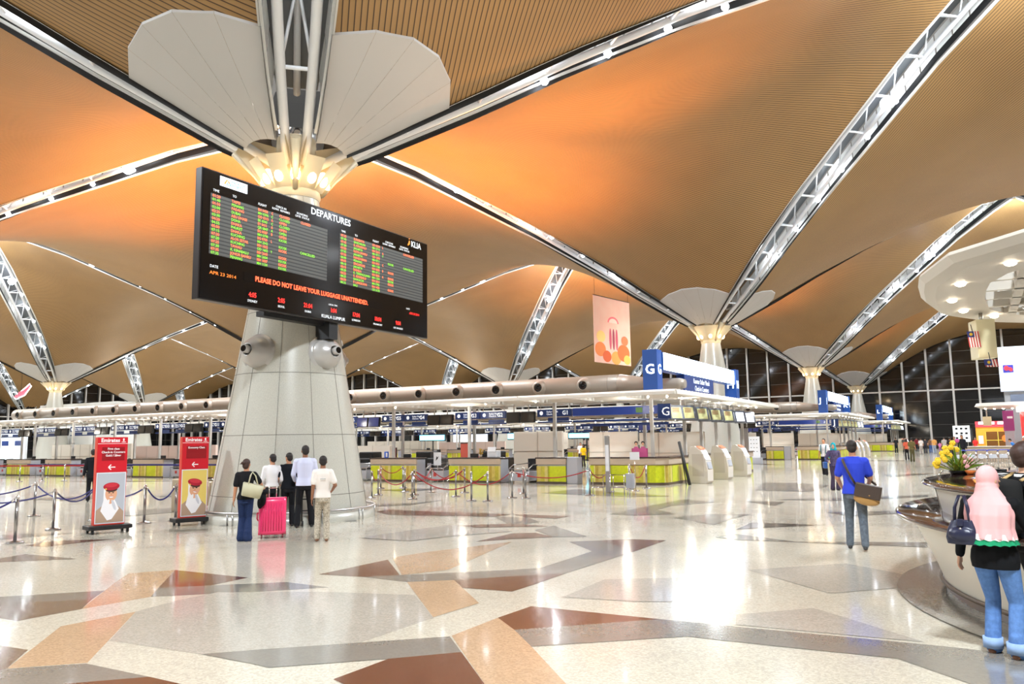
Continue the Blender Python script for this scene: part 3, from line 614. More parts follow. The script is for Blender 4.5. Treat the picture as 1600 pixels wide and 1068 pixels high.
obj('joint', bm, mat('duct_joint', (150, 140, 130), .5), du)
for i in range(21):
    x = -16.75-2.515*i
    T = Matrix.Translation((x, 36.5-R*.80, DZ-.02)) @ Vector((0.12, -1, -.04)).to_track_quat('Z', 'Y').to_matrix().to_4x4()
    bm = NB(); lathe(bm, [(.40, -.12), (.385, .06), (.33, .22), (.25, .32), (.215, .32), (.21, .1)], 24); bmesh.ops.transform(bm, matrix=T, verts=bm.verts); nz = obj('air_nozzle', bm, M_duct, du, True)
    bm = NB(); lathe(bm, [(.21, .28), (.14, .27), (.13, .32), (.10, .32), (.09, .2), (0, .2)], 24); bmesh.ops.transform(bm, matrix=T, verts=bm.verts); obj('outlet', bm, M_black, nz)
bm = NB(); box(bm, (0, 0, 0), (.3, .3, DZ-R-CZ+.1)); br0 = obj('bracket', bm, M_duct, du)
place(br0, [(-17-i*4.65, 36.5, (CZ+DZ-R)/2+.04) for i in range(12)])
# ---- sign band hanging from the canopy
def hang_sign(name, lab, x0, x1, z, h, y, m=M_blue, grp='blue sign bands'):
    t = isl(thing(name, lab, 'sign', ((x0+x1)/2, y, z), 0, grp))
    bm = NB(); box(bm, (0, 0, 0), (x1-x0, .12, h), bev=.01); obj('board', bm, m, t)
    bm = NB()
    for s in (-.42, .42): tube(bm, [(s*(x1-x0), .02, h/2), (s*(x1-x0), .02, CZ-z)], .02, 6)
    obj('hanger', bm, M_post, t)
    return t
YS = 33.3
def g_sign(k, x0, x1):
    t = hang_sign('row_sign', 'blue hanging sign reading G%d over the G island' % k, x0, x1, 3.12, .34, YS, grp='blue row signs')
    w = x1-x0
    text('letters', 'G%d' % k, .26, (w/2-.48, -.065, -.09), (PI/2, 0, 0), M_txt, t, bold=.004)
    text('small_letters', 'Daftar Masuk\nCheck-in', .11, (-w/2+.5, -.065, 0.02), (PI/2, 0, 0), M_txt, t)
    bm = NB(); bmesh.ops.create_circle(bm, cap_ends=True, segments=16, radius=.09, matrix=Matrix.Translation((-w/2+.22, -.066, 0)) @ Matrix.Rotation(PI/2, 4, 'X')); obj('emblem', bm, M_txt, t)
    # lower dark blue rail
    bm = NB(); box(bm, (0, 0, -.42), (w*.98, .1, .07)); box(bm, (w*.1, .02, -.3), (w*.6, .05, .16)); obj('lower_rail', bm, M_blue, t)
mon0 = None
for k in range(1, 17):
    # pattern (right to left): G1 | pair of monitors | G2 G3 | monitors | G4 G5 | ...
    pass
def monitor_pair(x0, lab, m):
    for s in (0, 1):
        t = isl(thing('hanging_monitor', lab % ('right' if s == 0 else 'left'), 'monitor', (x0-.40-s*.80, YS-.12, 2.96), 0, 'monitors hanging from the canopy'))
        bm = NB(); box(bm, (0, 0, 0), (.74, .14, .52), bev=.015, rx=-.12); obj('casing', bm, M_dark, t)
        bm = NB(); box(bm, (0, -.078, .0), (.68, .01, .46), rx=-.12); obj('screen', bm, m, t)
        bm = NB(); tube(bm, [(0, .05, .2), (0, .05, CZ-2.96)], .03, 8); obj('hanger', bm, M_post, t)
g_sign(1, -17.9, -16.1)
xr = -17.95; k = 2
for q in range(10):
    monitor_pair(xr, 'dark hanging monitor beside the G%d row sign, %%s one of the pair' % (k-1) if q != 2 else 'blue lit hanging monitor beside the G%d row sign, %%s one of the pair' % (k-1), M_scr if q != 2 else M_scrb)
    g_sign(k, xr-3.12, xr-1.68); g_sign(k+1, xr-4.62, xr-3.18); xr -= 4.68; k += 2
bb = hang_sign('airline_sign', 'long plain blue sign band with 31 at the corner of the G island', -16.05, -11.35, 3.12, .36, YS, M_bluel)
text('letters', '31', .28, (1.35, -.065, -.10), (PI/2, 0, 0), M_txt, bb)
bm = NB(); box(bm, (2.05, -.07, 0), (.5, .01, .28)); obj('white_sticker', bm, M_paper, bb)
bm = NB(); box(bm, (0.9, -.07, 0), (.3, .01, .22)); obj('green_sticker', bm, mat('sticker_green', (70, 110, 50), .5, emit=.3), bb)
bm = NB(); box(bm, (0, 0, -.42), (4.7, .1, .10)); box(bm, (0, .3, -.6), (4.2, .1, .12)); obj('lower_rail', bm, M_blue, bb)
gp = isl(thing('corner_sign', 'blue corner panel with a white letter G under the canopy', 'sign', (-11.35, YS-.9, 3.0), rad(15)))
bm = NB(); box(bm, (0, 0, 0), (.55, .3, .62), bev=.01); obj('board', bm, M_blue, gp)
gl = text('letters', 'G', .5, (-.12, -.16, -.18), (PI/2, 0, 0), M_txt, gp)
# flight information screens along the end of the island
for i, y in enumerate((33.6, 35.6, 37.8, 40.0, 42.3, 44.4)):
    t = isl(thing('flight_monitor', 'grey cased flight screen under the G island canopy end, %s from the corner' % ORD[i], 'monitor', (-11.0, y, 2.95), rad(62), 'flight screens at the island end'))
    bm = NB(); box(bm, (0, 0, 0), (1.5, .2, .62), bev=.02, rx=-.2); obj('casing', bm, mat('monitor_grey', (92, 98, 112), .4), t)
    for s in (-.4, .32):
        bm = NB(); box(bm, (s, -.11, 0.0), (.58, .01, .48), rx=-.2); o_ = obj('screen', bm, mat('screen_lit', (176, 176, 130), .3, emit=.55) if i < 4 else mat('screen_white', (230, 235, 250), .3, emit=1.6), t)
        if i < 4:
            bm = NB()
            for r_ in range(6): box(bm, (s-.05, -.118+.0, .18-.07*r_), (.4, .006, .03), rx=-.2)
            obj('timetable', bm, mat('timetable_red', (120, 60, 50), .5, emit=.3), t)
    bm = NB(); tube(bm, [(0, .05, .3), (0, .05, CZ-2.95)], .035, 8); obj('hanger', bm, M_post, t)
# ---- spine panels in the middle of the island
def spine(x0, x1, h, lab, y=38.6, m=M_cream):
    t = isl(thing('cream_partition', lab, 'partition', ((x0+x1)/2, y, 0))); w = x1-x0
    bm = NB(); box(bm, (0, .1, h/2), (w, .2, h)); obj('panel', bm, m, t)
    bm = NB(); n = max(1, int(w/1.25))
    for i in range(1, n): box(bm, (-w/2+w*i/n, -.005, h/2), (.015, .012, h))
    box(bm, (0, -.005, h*.55), (w, .012, .015)); obj('joint', bm, M_creamd, t)
    return t
spine(-22.3, -19.3, 2.35, 'cream panelled partition standing behind the first long G counter')
spine(-46.0, -39.5, 2.9, 'cream panelled partition behind the pillar inside the G island', 39.5)
spine(-66.5, -56.0, 2.1, 'pale tall cream partition behind the far lime counters of the G island', 38.5)
spine(-56.0, -47.0, 1.9, 'pinkish low partition running behind the middle lime counters of the G island', 38.9, mat('pinkish_panel', (214, 190, 178), .45))
spine(-36.5, -31.0, 1.7, 'low cream partition hidden behind the pillar foot in the G island', 38.6)
# ---- baggage crates and equipment, dark low units
for i, x in enumerate((-22.6, -26.9, -31.0)):
    t = isl(thing('baggage_machine', 'dark low baggage machine inside the G island, %s from the short counter' % ORD[i], 'machine', (x, 36.3, 0), 0, 'dark baggage machines'))
    bm = NB(); box(bm, (0, 0, .5), (2.6, 1.3, 1.0), bev=.08); box(bm, (.4, 0, 1.15), (1.0, .9, .4), bev=.06); obj('housing', bm, M_dark, t)
    bm = NB(); box(bm, (0, -.67, .6), (2.2, .04, .25)); obj('cover_strip', bm, M_grey, t)
# ---- sign tower
def tower(x, y, letter, nm):
    t = isl(thing('tower_sign', nm, 'sign', (x, y, 3.92)))
    bm = NB(); box(bm, (0, 0, 0.88), (.68, .68, 2.06), bev=.01); obj('casing', bm, mat('tower_blue', (28, 70, 140), .35, emit=.30), t)
    text('letters', letter, .62, (-.22, -.345, .82), (PI/2, 0, 0), mat('letter_lit', (225, 240, 255), .3, emit=3.0), t, bold=.012)
    text('letters', letter, .62, (.345, -.24, .82), (PI/2, 0, PI/2), mat('letter_lit', (225, 240, 255), .3, emit=3.0), t, bold=.012)
    return t
tg = tower(-12.45, 34.15, 'G', 'blue sign tower with a glowing letter G on top of the canopy')
th = tower(-12.3, 47.1, 'H', 'blue sign tower with a glowing letter H at the far end of the light box')
lb = isl(thing('light_box', 'long glowing blank white light box between the G and H towers', 'light box', (-12.3, 40.6, 5.34)))
bm = NB(); box(bm, (0, 0, 0), (.5, 12.2, .82), bev=.01); obj('casing', bm, mat('tower_blue', (0, 0, 0)), lb)
bm = NB(); box(bm, (.255, 0, 0), (.02, 12.16, .78)); obj('diffuser', bm, mat('diffuser_white', (235, 248, 255), .4, emit=7.0, emitcol=(222, 242, 255)), lb)
kd = isl(thing('hall_sign', 'blue sign with two white text lines below the glowing light box', 'sign', (-12.25, 39.9, 4.52)))
bm = NB(); box(bm, (0, 0, 0), (.4, 4.9, .78), bev=.01); obj('board', bm, M_blue, kd)
text('letters', 'Kaunter Daftar Masuk\nCheck-in Counters', .36, (.205, .35, .06), (PI/2, 0, PI/2), M_txt, kd, align='CENTER', font_w=.85)
light('AREA', 'light_box_glow', (-11.9, 40.6, 5.34), 260, (.88, .96, 1), 3.0, (0, -PI/2*1.0, 0))
# ---- kiosks at the end of the island
def kiosk(x, y, lab):
    t = isl(thing('check_in_kiosk', lab, 'kiosk', (x, y, 0), rad(-8), 'self check-in kiosks'))
    prof = [(-.42, 0), (.36, 0), (.43, .1), (.44, .55), (.36, .95), (.16, 1.35), (-.10, 1.52), (-.28, 1.50), (-.36, 1.2), (-.42, .7)]
    bm = NB(); k = len(prof); w = .27
    A = [bm.verts.new((px, -w, pz)) for px, pz in prof]; B = [bm.verts.new((px, w, pz)) for px, pz in prof]
    bm.faces.new(A); bm.faces.new(B[::-1])
    for i in range(k): bm.faces.new((A[i], B[i], B[(i+1) % k], A[(i+1) % k]))
    bmesh.ops.bevel(bm, geom=list(bm.edges), offset=.012, segments=1, affect='EDGES')
    obj('body', bm, mat('kiosk_white', (214, 206, 196), .4), t)
    bm = NB(); quad(bm, [(.37, -.23, .95), (.37, .23, .95), (.175, .23, 1.34), (.175, -.23, 1.34)]); bmesh.ops.translate(bm, verts=bm.verts, vec=(.012, 0, .008)); obj('screen', bm, mat('kiosk_screen', (226, 232, 240), .3, emit=.8), t)
    bm = NB(); quad(bm, [(.455, -.2, .6), (.455, .2, .6), (.39, .2, .88), (.39, -.2, .88)]); obj('slot_panel', bm, M_grey, t)
    bm = NB(); quad(bm, [(.15, -.23, 1.38), (.15, .23, 1.38), (-.05, .23, 1.51), (-.05, -.23, 1.51)]); bmesh.ops.translate(bm, verts=bm.verts, vec=(.01, 0, .012)); obj('header', bm, mat('kiosk_header', (224, 120, 80), .4, emit=.3), t)
    bm = NB(); box(bm, (0.02, -.275, .75), (.5, .012, .9)); obj('side_panel', bm, mat('kiosk_side', (196, 186, 176), .45), t)
kiosk(-10.0, 32.7, 'white self check-in kiosk closest to the lime corner counter')
kiosk(-10.1, 36.2, 'white self check-in kiosk in the middle of the row of three')
kiosk(-10.0, 39.2, 'white self check-in kiosk at the far end of the row of three')
# information counter wall and extra things inside the canopy end
for i, (x, y, w, h, lab) in enumerate(((-14.2, 41.5, 3.6, 2.2, 'cream cabin wall under the G canopy end behind the kiosks'), (-18.2, 43.0, 3.0, 2.3, 'cream cabin wall further along under the H side canopy'))):
    t = isl(thing('cabin_wall', lab, 'partition', (x, y, 0))); bm = NB(); box(bm, (0, 0, h/2), (w, .15, h)); obj('panel', bm, M_cream, t)
    bm = NB(); box(bm, (0, -.08, h*.5), (w, .01, .02)); box(bm, (-w*.2, -.08, h*.5), (.02, .01, h)); obj('joint', bm, M_creamd, t)

t = thing('notice_plate', 'white notice plate with black bird sign standing between two lime counters', 'notice', (-22.5, 31.6, 0), rad(-6))
bm = NB(); box(bm, (0, 0, 1.05), (.46, .02, .62)); obj('plate', bm, M_paper, t); bm = NB(); box(bm, (0, .02, .4), (.05, .03, .8)); obj('leg', bm, M_steel, t)
bm = NB(); f = bm.faces.new([bm.verts.new(p) for p in ((-.1, -.012, .95), (.02, -.012, 1.05), (.12, -.012, 1.2), (.03, -.012, 1.12), (-.04, -.012, 1.18))]); obj('print', bm, M_txtd, t)
t = thing('ticket_printer', 'white ticket printer standing on the first long lime counter', 'printer', (-19.1, YF+.45, 1.12)); bm = NB(); box(bm, (0, 0, .16), (.5, .4, .32), bev=.03); obj('casing', bm, M_paper, t); bm = NB(); box(bm, (0, -.2, .36), (.42, .02, .22), rx=-.3); obj('tray', bm, M_paper, t)
t = thing('leaflet_holder', 'blue and white leaflet holder on the third lime counter from the short one', 'leaflet holder', (-25.2, YF+.3, 1.12)); bm = NB(); box(bm, (0, 0, .15), (.2, .1, .30), bev=.01); obj('holder', bm, mat('holder_blue', (40, 90, 190), .4, emit=.15), t); bm = NB(); box(bm, (.05, -.055, .14), (.1, .01, .2)); obj('leaflet', bm, M_paper, t)
t = thing('small_bouquet', 'small yellow and red bouquet standing on the first long lime counter', 'flowers', (-19.75, YF+.35, 1.12)); bm = NB(); lathe(bm, [(.0001, 0), (.05, 0), (.07, .12), (.06, .12)], 12); obj('vase', bm, M_beige, t); bm = NB(); rq = random.Random(2)
for i in range(24): a_ = rq.uniform(0, 6.28); r_ = rq.uniform(.0, .16); h_ = rq.uniform(.18, .42); tube(bm, [(0, 0, .1), (r_*.5*math.cos(a_), r_*.5*math.sin(a_), h_*.7), (r_*math.cos(a_), r_*math.sin(a_), h_)], [.006, .008, .022], 5)
obj('stem_spray', bm, mat('bouquet', (176, 140, 50), .6), t)
# copies of the whole island for the next two rows (J/K and L/M)
def island_copy(dx, dy, lt, lt2):
    for o in POSTS: c = o.copy(); COL.objects.link(c); c.location = (o.location.x+dx, o.location.y+dy, 0)
    for o in list(ISL):
        c = copy_tree(o); c.location = (o.location.x+dx, o.location.y+dy, o.location.z)
        s = o['label']
        s = s.replace('letter G', 'letter '+lt).replace('letter H', 'letter '+lt2).replace('G and H', lt+' and '+lt2).replace('G island', lt+' island').replace('first long G counter', 'first long %s counter' % lt).replace('the G canopy end', 'the %s canopy end' % lt).replace('the H side', 'the %s side' % lt2)
        for kk in range(40, 0, -1): s = s.replace('G%d' % kk, lt+str(kk))
        if s == o['label']: s = s+' at the %s island' % lt
        s = s.replace('at the far end of the light box', 'beyond its light box').replace('white self check-in kiosk', 'white kiosk')
        c['label'] = s
        if 'group' in o: c['group'] = o['group']+' of the %s island' % lt
        for ch in list(c.children):
            bd = ch.get('_body')
            if bd and (bd in ('G', 'H') or (bd[0] == 'G' and bd[1:].isdigit())):
                nb = lt2 if bd == 'H' else lt+bd[1:]
                ch.data = text_mesh('letters', nb, TX[bd][0], ch.data.materials[0], *TX[bd][1]).copy()
    for k in range(0, 6): light('POINT', 'canopy_lamp', (-13-k*9.2+dx, 31.8+dy, 3.2), 60, (1, .93, .82), .12)
    light('AREA', 'light_box_glow', (-11.9+dx, 40.6+dy, 5.34), 200, (.88, .96, 1), 3.0, (0, -PI/2, 0))
island_copy(1.2, 38.4, 'J', 'K')
island_copy(1.9, 76.8, 'L', 'M')

# ================================================================ departures board on the near column
M_led_g = mat('led_green', (130, 210, 40), .5, emit=1.0); M_led_o = mat('led_orange', (255, 120, 72), .5, emit=1.15); M_led_r = mat('led_red', (255, 40, 30), .5, emit=2.2)
M_led_m = mat('led_message', (255, 84, 44), .5, emit=2.4)
M_case = mat('board_casing', (26, 20, 20), .35); M_face = mat('board_face', (12, 11, 12), .12, spec=.6)
M_rows = mat('board_rows', (84, 84, 80), .5); M_rowd = mat('board_row_gap', (40, 40, 40), .5)
M_wt = mat('board_white', (232, 236, 240), .5, emit=.8)
bd = thing('departures_board', 'large black departures board with orange and green flight rows on the near pillar', 'departures board', (-13.5, 10.62, 4.79), PI/2)
BW, BH = 7.88, 2.79
bm = NB(); box(bm, (BW/2, .11, BH/2), (BW, .20, BH), bev=.015); obj('casing', bm, M_case, bd)
bm = NB(); box(bm, (BW/2, .003, BH/2), (BW-.06, .012, BH-.06)); obj('face', bm, M_face, bd)
R90 = (PI/2, 0, 0)
def bt(body, size, x, z, m, nm='lettering', al='LEFT', fw=1.0, bold=0.0, lsp=1.0, sp=1.0): return text(nm, body, size, (x, -.0125, z), R90, m, bd, al, .0015, fw, sp, lsp, bold)
for x0, x1, z0, z1 in ((.22, 3.70, .98, 2.28), (4.14, 7.62, 1.01, 2.29)):
    bm = NB(); n = 16; hh = (z1-z0)/n
    for i in range(n):
        box(bm, ((x0+x1)/2, -.006, z1-hh*(i+.5)), (x1-x0, .008, hh*.66), mi=0)
    box(bm, ((x0+x1)/2, -.003, (z0+z1)/2), (x1-x0, .008, z1-z0), mi=1)
    obj('row_panel', bm, [M_rows, M_rowd], bd)
def column_text(x, z1, hh, rows, parity, m, size, fw):
    for i, r_ in enumerate(rows):
        if r_ and i % 2 == parity: bt(r_, size, x, z1-hh*(i+.5)-size*.33, m, 'flight_row', fw=fw, bold=.002)
T1 = ['01:20', '01:40', '01:50', '02:00', '02:25', '03:30', '04:20', '04:55', '05:00', '07:15', '07:20', '07:20', '07:25', '07:30', '07:35', '07:35']
D1 = ['TAIPEI', 'PENANG', 'PADANG', 'DUBAI', 'ABU DHABI', 'DOHA', 'DHAKA', 'PHUKET', 'DHAKA', 'KUCHING', 'ALOR SETAR', 'KUCHING', 'TAWAU', 'K. KINABALU', 'JOHOR BAHRU', 'PENANG']
F1 = ['BH 0408', 'MH 0396', 'OD 0315', 'EK 0343', 'EY 0411', 'QR 0847', 'BG 0087', 'MH 0790', 'BG 0703', 'MH 2542', 'MH 1032', 'OD 1602', 'MH 2660', 'MH 2604', 'MH 1037', 'MH 1134']
C1 = ['C', 'C', 'A', 'C', 'A', 'A', 'B', '', 'L', '', '', 'Y', '', '', '', '']
M1 = ['CLOSED', 'CLOSED', 'OPEN', 'CLOSED', 'OPEN', 'OPEN', 'OPEN', 'KIOSK', '', 'KIOSK', 'KIOSK', '', 'KIOSK', 'KIOSK', 'KIOSK', 'KIOSK']
S1 = ['CLOSED', '', '', '', '', '', '', '', '', 'CANCELLED'] + ['']*6
T2 = ['07:35', '07:40', '07:45', '07:50', '07:50', '07:55', '07:55', '08:00', '08:05', '08:10', '08:15', '08:20', '08:25', '08:25', '08:30', '08:35']
D2 = ['SURABAYA', 'SANDAKAN', 'K. KINABALU', 'JAKARTA', 'KOTA BHARU', 'JAKARTA', 'HANOI MINH', 'PENANG', 'SINGAPORE', 'JAKARTA', 'MANILA', 'K. TERENGGANU', 'K. KINABALU', 'BANGKOK', 'P. LANGKAWI', 'BALI']
F2 = ['OD 0304', 'MH 2710', 'MH 2612', 'MH 0711', 'OD 1390', 'MH 0711', 'MH 0751', 'MH 1138', 'MH 0603', 'MH 0713', 'MH 0806', 'MH 1334', 'MH 2614', 'MH 0782', 'MH 1436', 'OD 0178']
C2 = ['L', '', 'A', 'Y', '', '', 'C', '', 'B', '', 'A', '', '', '', '', '']
M2 = ['']*5 + ['KIOSK', '', '', 'KIOSK', '', 'KIOSK', 'KIOSK', 'KIOSK', '', 'KIOSK', '']
S2 = ['CANCELLED', '', '', '', '', 'CANCELLED'] + ['']*10
def fill(x0, z1, z0, cols):
    hh = (z1-z0)/16
    for dx, rows, fw in cols:
        for par, m in ((0, M_led_o), (1, M_led_g)):
            # one mesh per colour and column
            body = '\n'.join((r_ if i % 2 == par else ' ') for i, r_ in enumerate(rows))
            sz = .088
            o = text('flight_rows', body, sz, (x0+dx, -.012, z1-hh*.5-sz*.36), R90, m, bd, 'LEFT', .0015, fw, 1.0, hh/sz, .0008)
fill(.22, 2.28, .98, [(.04, T1, 1.05), (.54, D1, .95), (1.27, F1, .92), (1.66, C1, .9), (1.90, M1, 1.0), (2.57, S1, 1.0)])
fill(4.14, 2.29, 1.01, [(.04, T2, 1.05), (.52, D2, .95), (1.25, F2, .92), (1.66, C2, .9), (1.90, M2, 1.0), (2.57, S2, 1.0)])
for x0 in (.22, 4.14):
    bt('TIME', .075, x0+.05, 2.33, M_wt); bt('TO', .075, x0+.56, 2.33, M_wt); bt('FLIGHT', .075, x0+1.27, 2.34, M_wt)
    bt('CHECK-IN\nROWS  REMARKS', .07, x0+1.95, 2.42, M_wt, al='CENTER'); bt('BOARDING\nGATE  STATUS', .07, x0+2.62, 2.42, M_wt, al='CENTER')
bt('DEPARTURES', .235, 3.12, 2.54, M_wt, fw=1.02, bold=.004)
bt('KLIA', .235, 7.07, 2.55, M_wt, fw=.95, bold=.003)
bm = NB(); tube(bm, [(6.93, -.008, 2.56), (6.99, -.008, 2.62), (7.0, -.008, 2.70)], [.02, .035, .022], 8, flat=.3); tube(bm, [(6.99, -.008, 2.74), (6.99, -.008, 2.76)], .02, 8); obj('orange_emblem', bm, mat('emblem_orange', (240, 150, 50), .5, emit=.8), bd)
bm = NB(); box(bm, (.81, -.006, 2.605), (.73, .01, .21)); obj('sponsor_plate', bm, mat('plate_white', (232, 240, 250), .4, emit=1.3), bd)
text('lettering', 'MALAYSIA', .07, (.74, -.014, 2.62), R90, mat('plate_blue', (60, 140, 220), .5, emit=.4), bd, sp=1.2)
text('lettering', 'AIRPORTS', .10, (.60, -.014, 2.535), R90, mat('plate_blue', (60, 140, 220), .5), bd)
bm = NB(); tube(bm, [(.56, -.013, 2.56), (.62, -.013, 2.66), (.69, -.013, 2.6)], .018, 6, flat=.3); obj('orange_emblem', bm, MATS['emblem_orange'], bd)
bt('DATE', .085, .25, .70, M_wt); bt('DATE', .06, 6.86, .72, M_wt)
text('red_digits', 'APR 23 2014', .10, (.25, -.008, .56), R90, mat('led_amber', (230, 120, 30), .5, emit=1.2), bd, font_w=1.3)
bt('APR 23 2014', .085, 7.0, .60, M_led_r, 'red_digits')
bm = NB(); box(bm, (3.5, -.004, .665), (4.7, .008, .20)); obj('message_window', bm, M_black, bd)
bt('PLEASE DO NOT LEAVE YOUR LUGGAGE UNATTENDED.', .155, 1.46, .605, M_led_m, 'message', fw=.955, bold=.005)
bt('LOCAL TIME', .055, 3.93, .40, M_wt, al='CENTER')
for x, tm, city, sz in ((1.40, '4:05', 'SYDNEY', .075), (2.24, '2:05', 'SEOUL', .07), (3.08, '21:04', 'DUBAI', .07), (3.95, '1:04', 'KUALA LUMPUR', .115), (4.78, '17:04', 'LONDON', .07), (5.64, '18:04', 'FRANKFURT', .065), (6.50, '9:04', 'LOS ANGELES', .065)):
    bm = NB(); box(bm, (x, -.004, .29), (.30, .008, .17)); obj('clock_window', bm, M_black, bd)
    bt(tm, .15, x, .235, M_led_r, 'red_digits', 'CENTER', .85, .002)
    bt(city, sz, x, .12 if sz < .1 else .07, M_wt, al='CENTER')
bm = NB(); box(bm, (4.05, .35, .3), (.28, .3, 1.2)); box(bm, (4.05, .3, -.2), (.3, .45, .42)); box(bm, (2.9, .35, -.02), (1.9, .25, .12)); box(bm, (4.3, .45, 2.3), (.2, .5, .2)); obj('bracket', bm, M_dark, bd)

# ================================================================ roll-up advertising boards
M_red = mat('advert_red', (198, 22, 40), .35, emit=.12); M_reds = mat('advert_side', (206, 60, 44), .4); M_redp = mat('advert_pocket', (150, 16, 28), .3)
M_wp = mat('print_white', (246, 244, 244), .5, emit=.15)
def ell(bm, cx, cz, rx, rz_, y, k=24, a0=0, a1=2*PI, mi=0, tilt=0.0):
    vs = []
    for i in range(k):
        t = a0+(a1-a0)*i/(k if abs(a1-a0-2*PI) < 1e-6 else k-1); x, z = rx*math.cos(t), rz_*math.sin(t)
        vs.append(bm.verts.new((cx+x*math.cos(tilt)-z*math.sin(tilt), y, cz+x*math.sin(tilt)+z*math.cos(tilt))))
    f = bm.faces.new(vs); f.material_index = mi; return bm
def flatp(parent, name, pts, y, m):
    bm = NB(); f = bm.faces.new([bm.verts.new((x, y, z)) for x, z in pts]); f.normal_update()
    if f.normal.y > 0: f.normal_flip()
    return obj(name, bm, m, parent)
def flate(parent, name, cx, cz, rx, rz_, y, m, tilt=0.0, a0=0, a1=2*PI):
    bm = NB(); ell(bm, cx, cz, rx, rz_, y, 28, a0, a1, 0, tilt); bm.normal_update()
    for f in bm.faces:
        if f.normal.y > 0: f.normal_flip()
    return obj(name, bm, m, parent)
def advert(x, y, rz, lab, lines, bg, tilt, W=.62, H=1.86):
    t = thing('advert_board', lab, 'sign board', (x, y, 0), rz)
    bm = NB(); box(bm, (0, 0, .125), (W+.26, .46, .09), bev=.015); obj('base', bm, M_dark, t)
    for sx in (-1, 1):
        for sy in (-1, 1):
            bm = NB(); tube(bm, [(sx*(W/2+.04)-.02, sy*.17, .04), (sx*(W/2+.04)+.02, sy*.17, .04)], .04, 14); box(bm, (sx*(W/2+.04), sy*.17, .07), (.05, .04, .05)); obj('castor', bm, M_dark, t)
    z0 = .17
    bm = NB(); box(bm, (0, 0, z0+H/2), (W, .16, H), bev=.006); obj('casing', bm, M_reds, t)
    yf = -.083
    flatp(t, 'red_panel', [(-W/2+.01, z0+H*.60), (W/2-.01, z0+H*.60), (W/2-.01, z0+H-.01), (-W/2+.01, z0+H-.01)], yf, M_red)
    text('lettering', 'Emirates', .115, (-W/2+.07, yf-.002, z0+H-.105), R90, M_wp, t, bold=.003, font_w=.95)
    bm = NB(); ell(bm, W/2-.09, z0+H-.055, .018, .032, yf-.002, 10); ell(bm, W/2-.09, z0+H-.105, .05, .007, yf-.002, 8); obj('emblem', bm, M_wp, t)
    flatp(t, 'white_rule', [(-W/2+.01, z0+H-.135), (W/2-.01, z0+H-.135), (W/2-.01, z0+H-.143), (-W/2+.01, z0+H-.143)], yf-.002, M_wp)
    flatp(t, 'text_pocket', [(-W/2+.10, z0+H*.73), (W/2-.06, z0+H*.73), (W/2-.06, z0+H*.885), (-W/2+.10, z0+H*.885)], yf-.002, M_redp)
    text('lettering', lines, .062, (.02, yf-.004, z0+H*.855), R90, M_wp, t, 'CENTER', bold=.001, lsp=1.15)
    az = z0+H*.655
    bm = NB(); 
    for a, b, c, d in ((-.07, az, .07, az), (-.07, az, -.015, az+.055), (-.07, az, -.015, az-.055)):
        v = Vector((c-a, 0, d-b)).normalized(); n = Vector((-v.z, 0, v.x))*.010
        quad(bm, [Vector((a, yf-.003, b))+n, Vector((c, yf-.003, d))+n, Vector((c, yf-.003, d))-n, Vector((a, yf-.003, b))-n])
    obj('arrow', bm, M_wp, t)
    # portrait poster
    zb, zt = z0+.03, z0+H*.595
    flatp(t, 'poster_border', [(-W/2+.012, zb), (W/2-.012, zb), (W/2-.012, zt), (-W/2+.012, zt)], yf, mat('poster_border', (214, 220, 228), .4, emit=.15))
    b = .03; flatp(t, 'poster_background', [(-W/2+b, zb+.02), (W/2-b, zb+.02), (W/2-b, zt-.02), (-W/2+b, zt-.02)], yf-.002, bg)
    h = zt-zb; c = zb+h*.58; o_ = .0
    skin = mat('print_skin', (214, 160, 128), .5, emit=.1); jac = mat('print_jacket', (178, 150, 128), .5); scf = mat('print_scarf', (232, 230, 234), .5, emit=.1)
    flatp(t, 'jacket', [(-W/2+b, zb+.02), (W/2-b, zb+.02), (W/2-b, zb+h*.22), (W*.18, zb+h*.38), (-W*.2, zb+h*.38), (-W/2+b, zb+h*.26)], yf-.003, jac)
    flatp(t, 'scarf', [(-.14, c+.12), (-.14, zb+h*.45), (-.19, zb+h*.25), (-.05, zb+h*.06), (.04, zb+h*.08), (.18, zb+h*.28), (.11, zb+h*.42), (.08, c-.12), (-.07, c-.06), (-.095, c+.1)], yf-.0036, scf)
    flate(t, 'face', .01, c, .118, .16, yf-.0045, skin, tilt)
    flate(t, 'neck', .0, c-.155, .052, .06, yf-.0042, skin)
    flate(t, 'scarf_fold', -.07, c-.24, .035, .13, yf-.0046, scf, -.35); flate(t, 'scarf_fold', .07, c-.24, .03, .12, yf-.0046, mat('print_scarf_shade', (206, 206, 216), .5), .35)
    flate(t, 'smile', .015, c-.062, .040, .020, yf-.0055, M_wp, tilt, PI, 2*PI); flate(t, 'lips', .015, c-.058, .046, .007, yf-.0053, mat('print_lips', (180, 50, 50), .5), tilt)
    for s in (-1, 1):
        flate(t, 'eye', .01+s*.038, c+.022, .020, .011, yf-.0055, M_txtd, tilt); flate(t, 'brow', .01+s*.04, c+.045, .02, .004, yf-.0055, mat('print_brown', (70, 40, 30), .5), tilt+s*-.15)
    flate(t, 'nose', .012, c-.012, .009, .018, yf-.0055, mat('print_nose', (190, 130, 100), .5), tilt)
    flate(t, 'hair', .01, c+.10, .125, .065, yf-.0050, mat('print_brown', (70, 40, 30), .5), tilt)
    flate(t, 'hat', .01, c+.155, .165, .082, yf-.0060, mat('print_hat', (176, 26, 50), .4), tilt+.05)
    flate(t, 'hat_top', .01, c+.18, .125, .045, yf-.0065, mat('print_hat_light', (206, 50, 66), .4), tilt+.05)
    flate(t, 'hat_badge', -.1, c+.10, .018, .022, yf-.007, mat('print_gold', (222, 180, 80), .4), tilt)
    return t
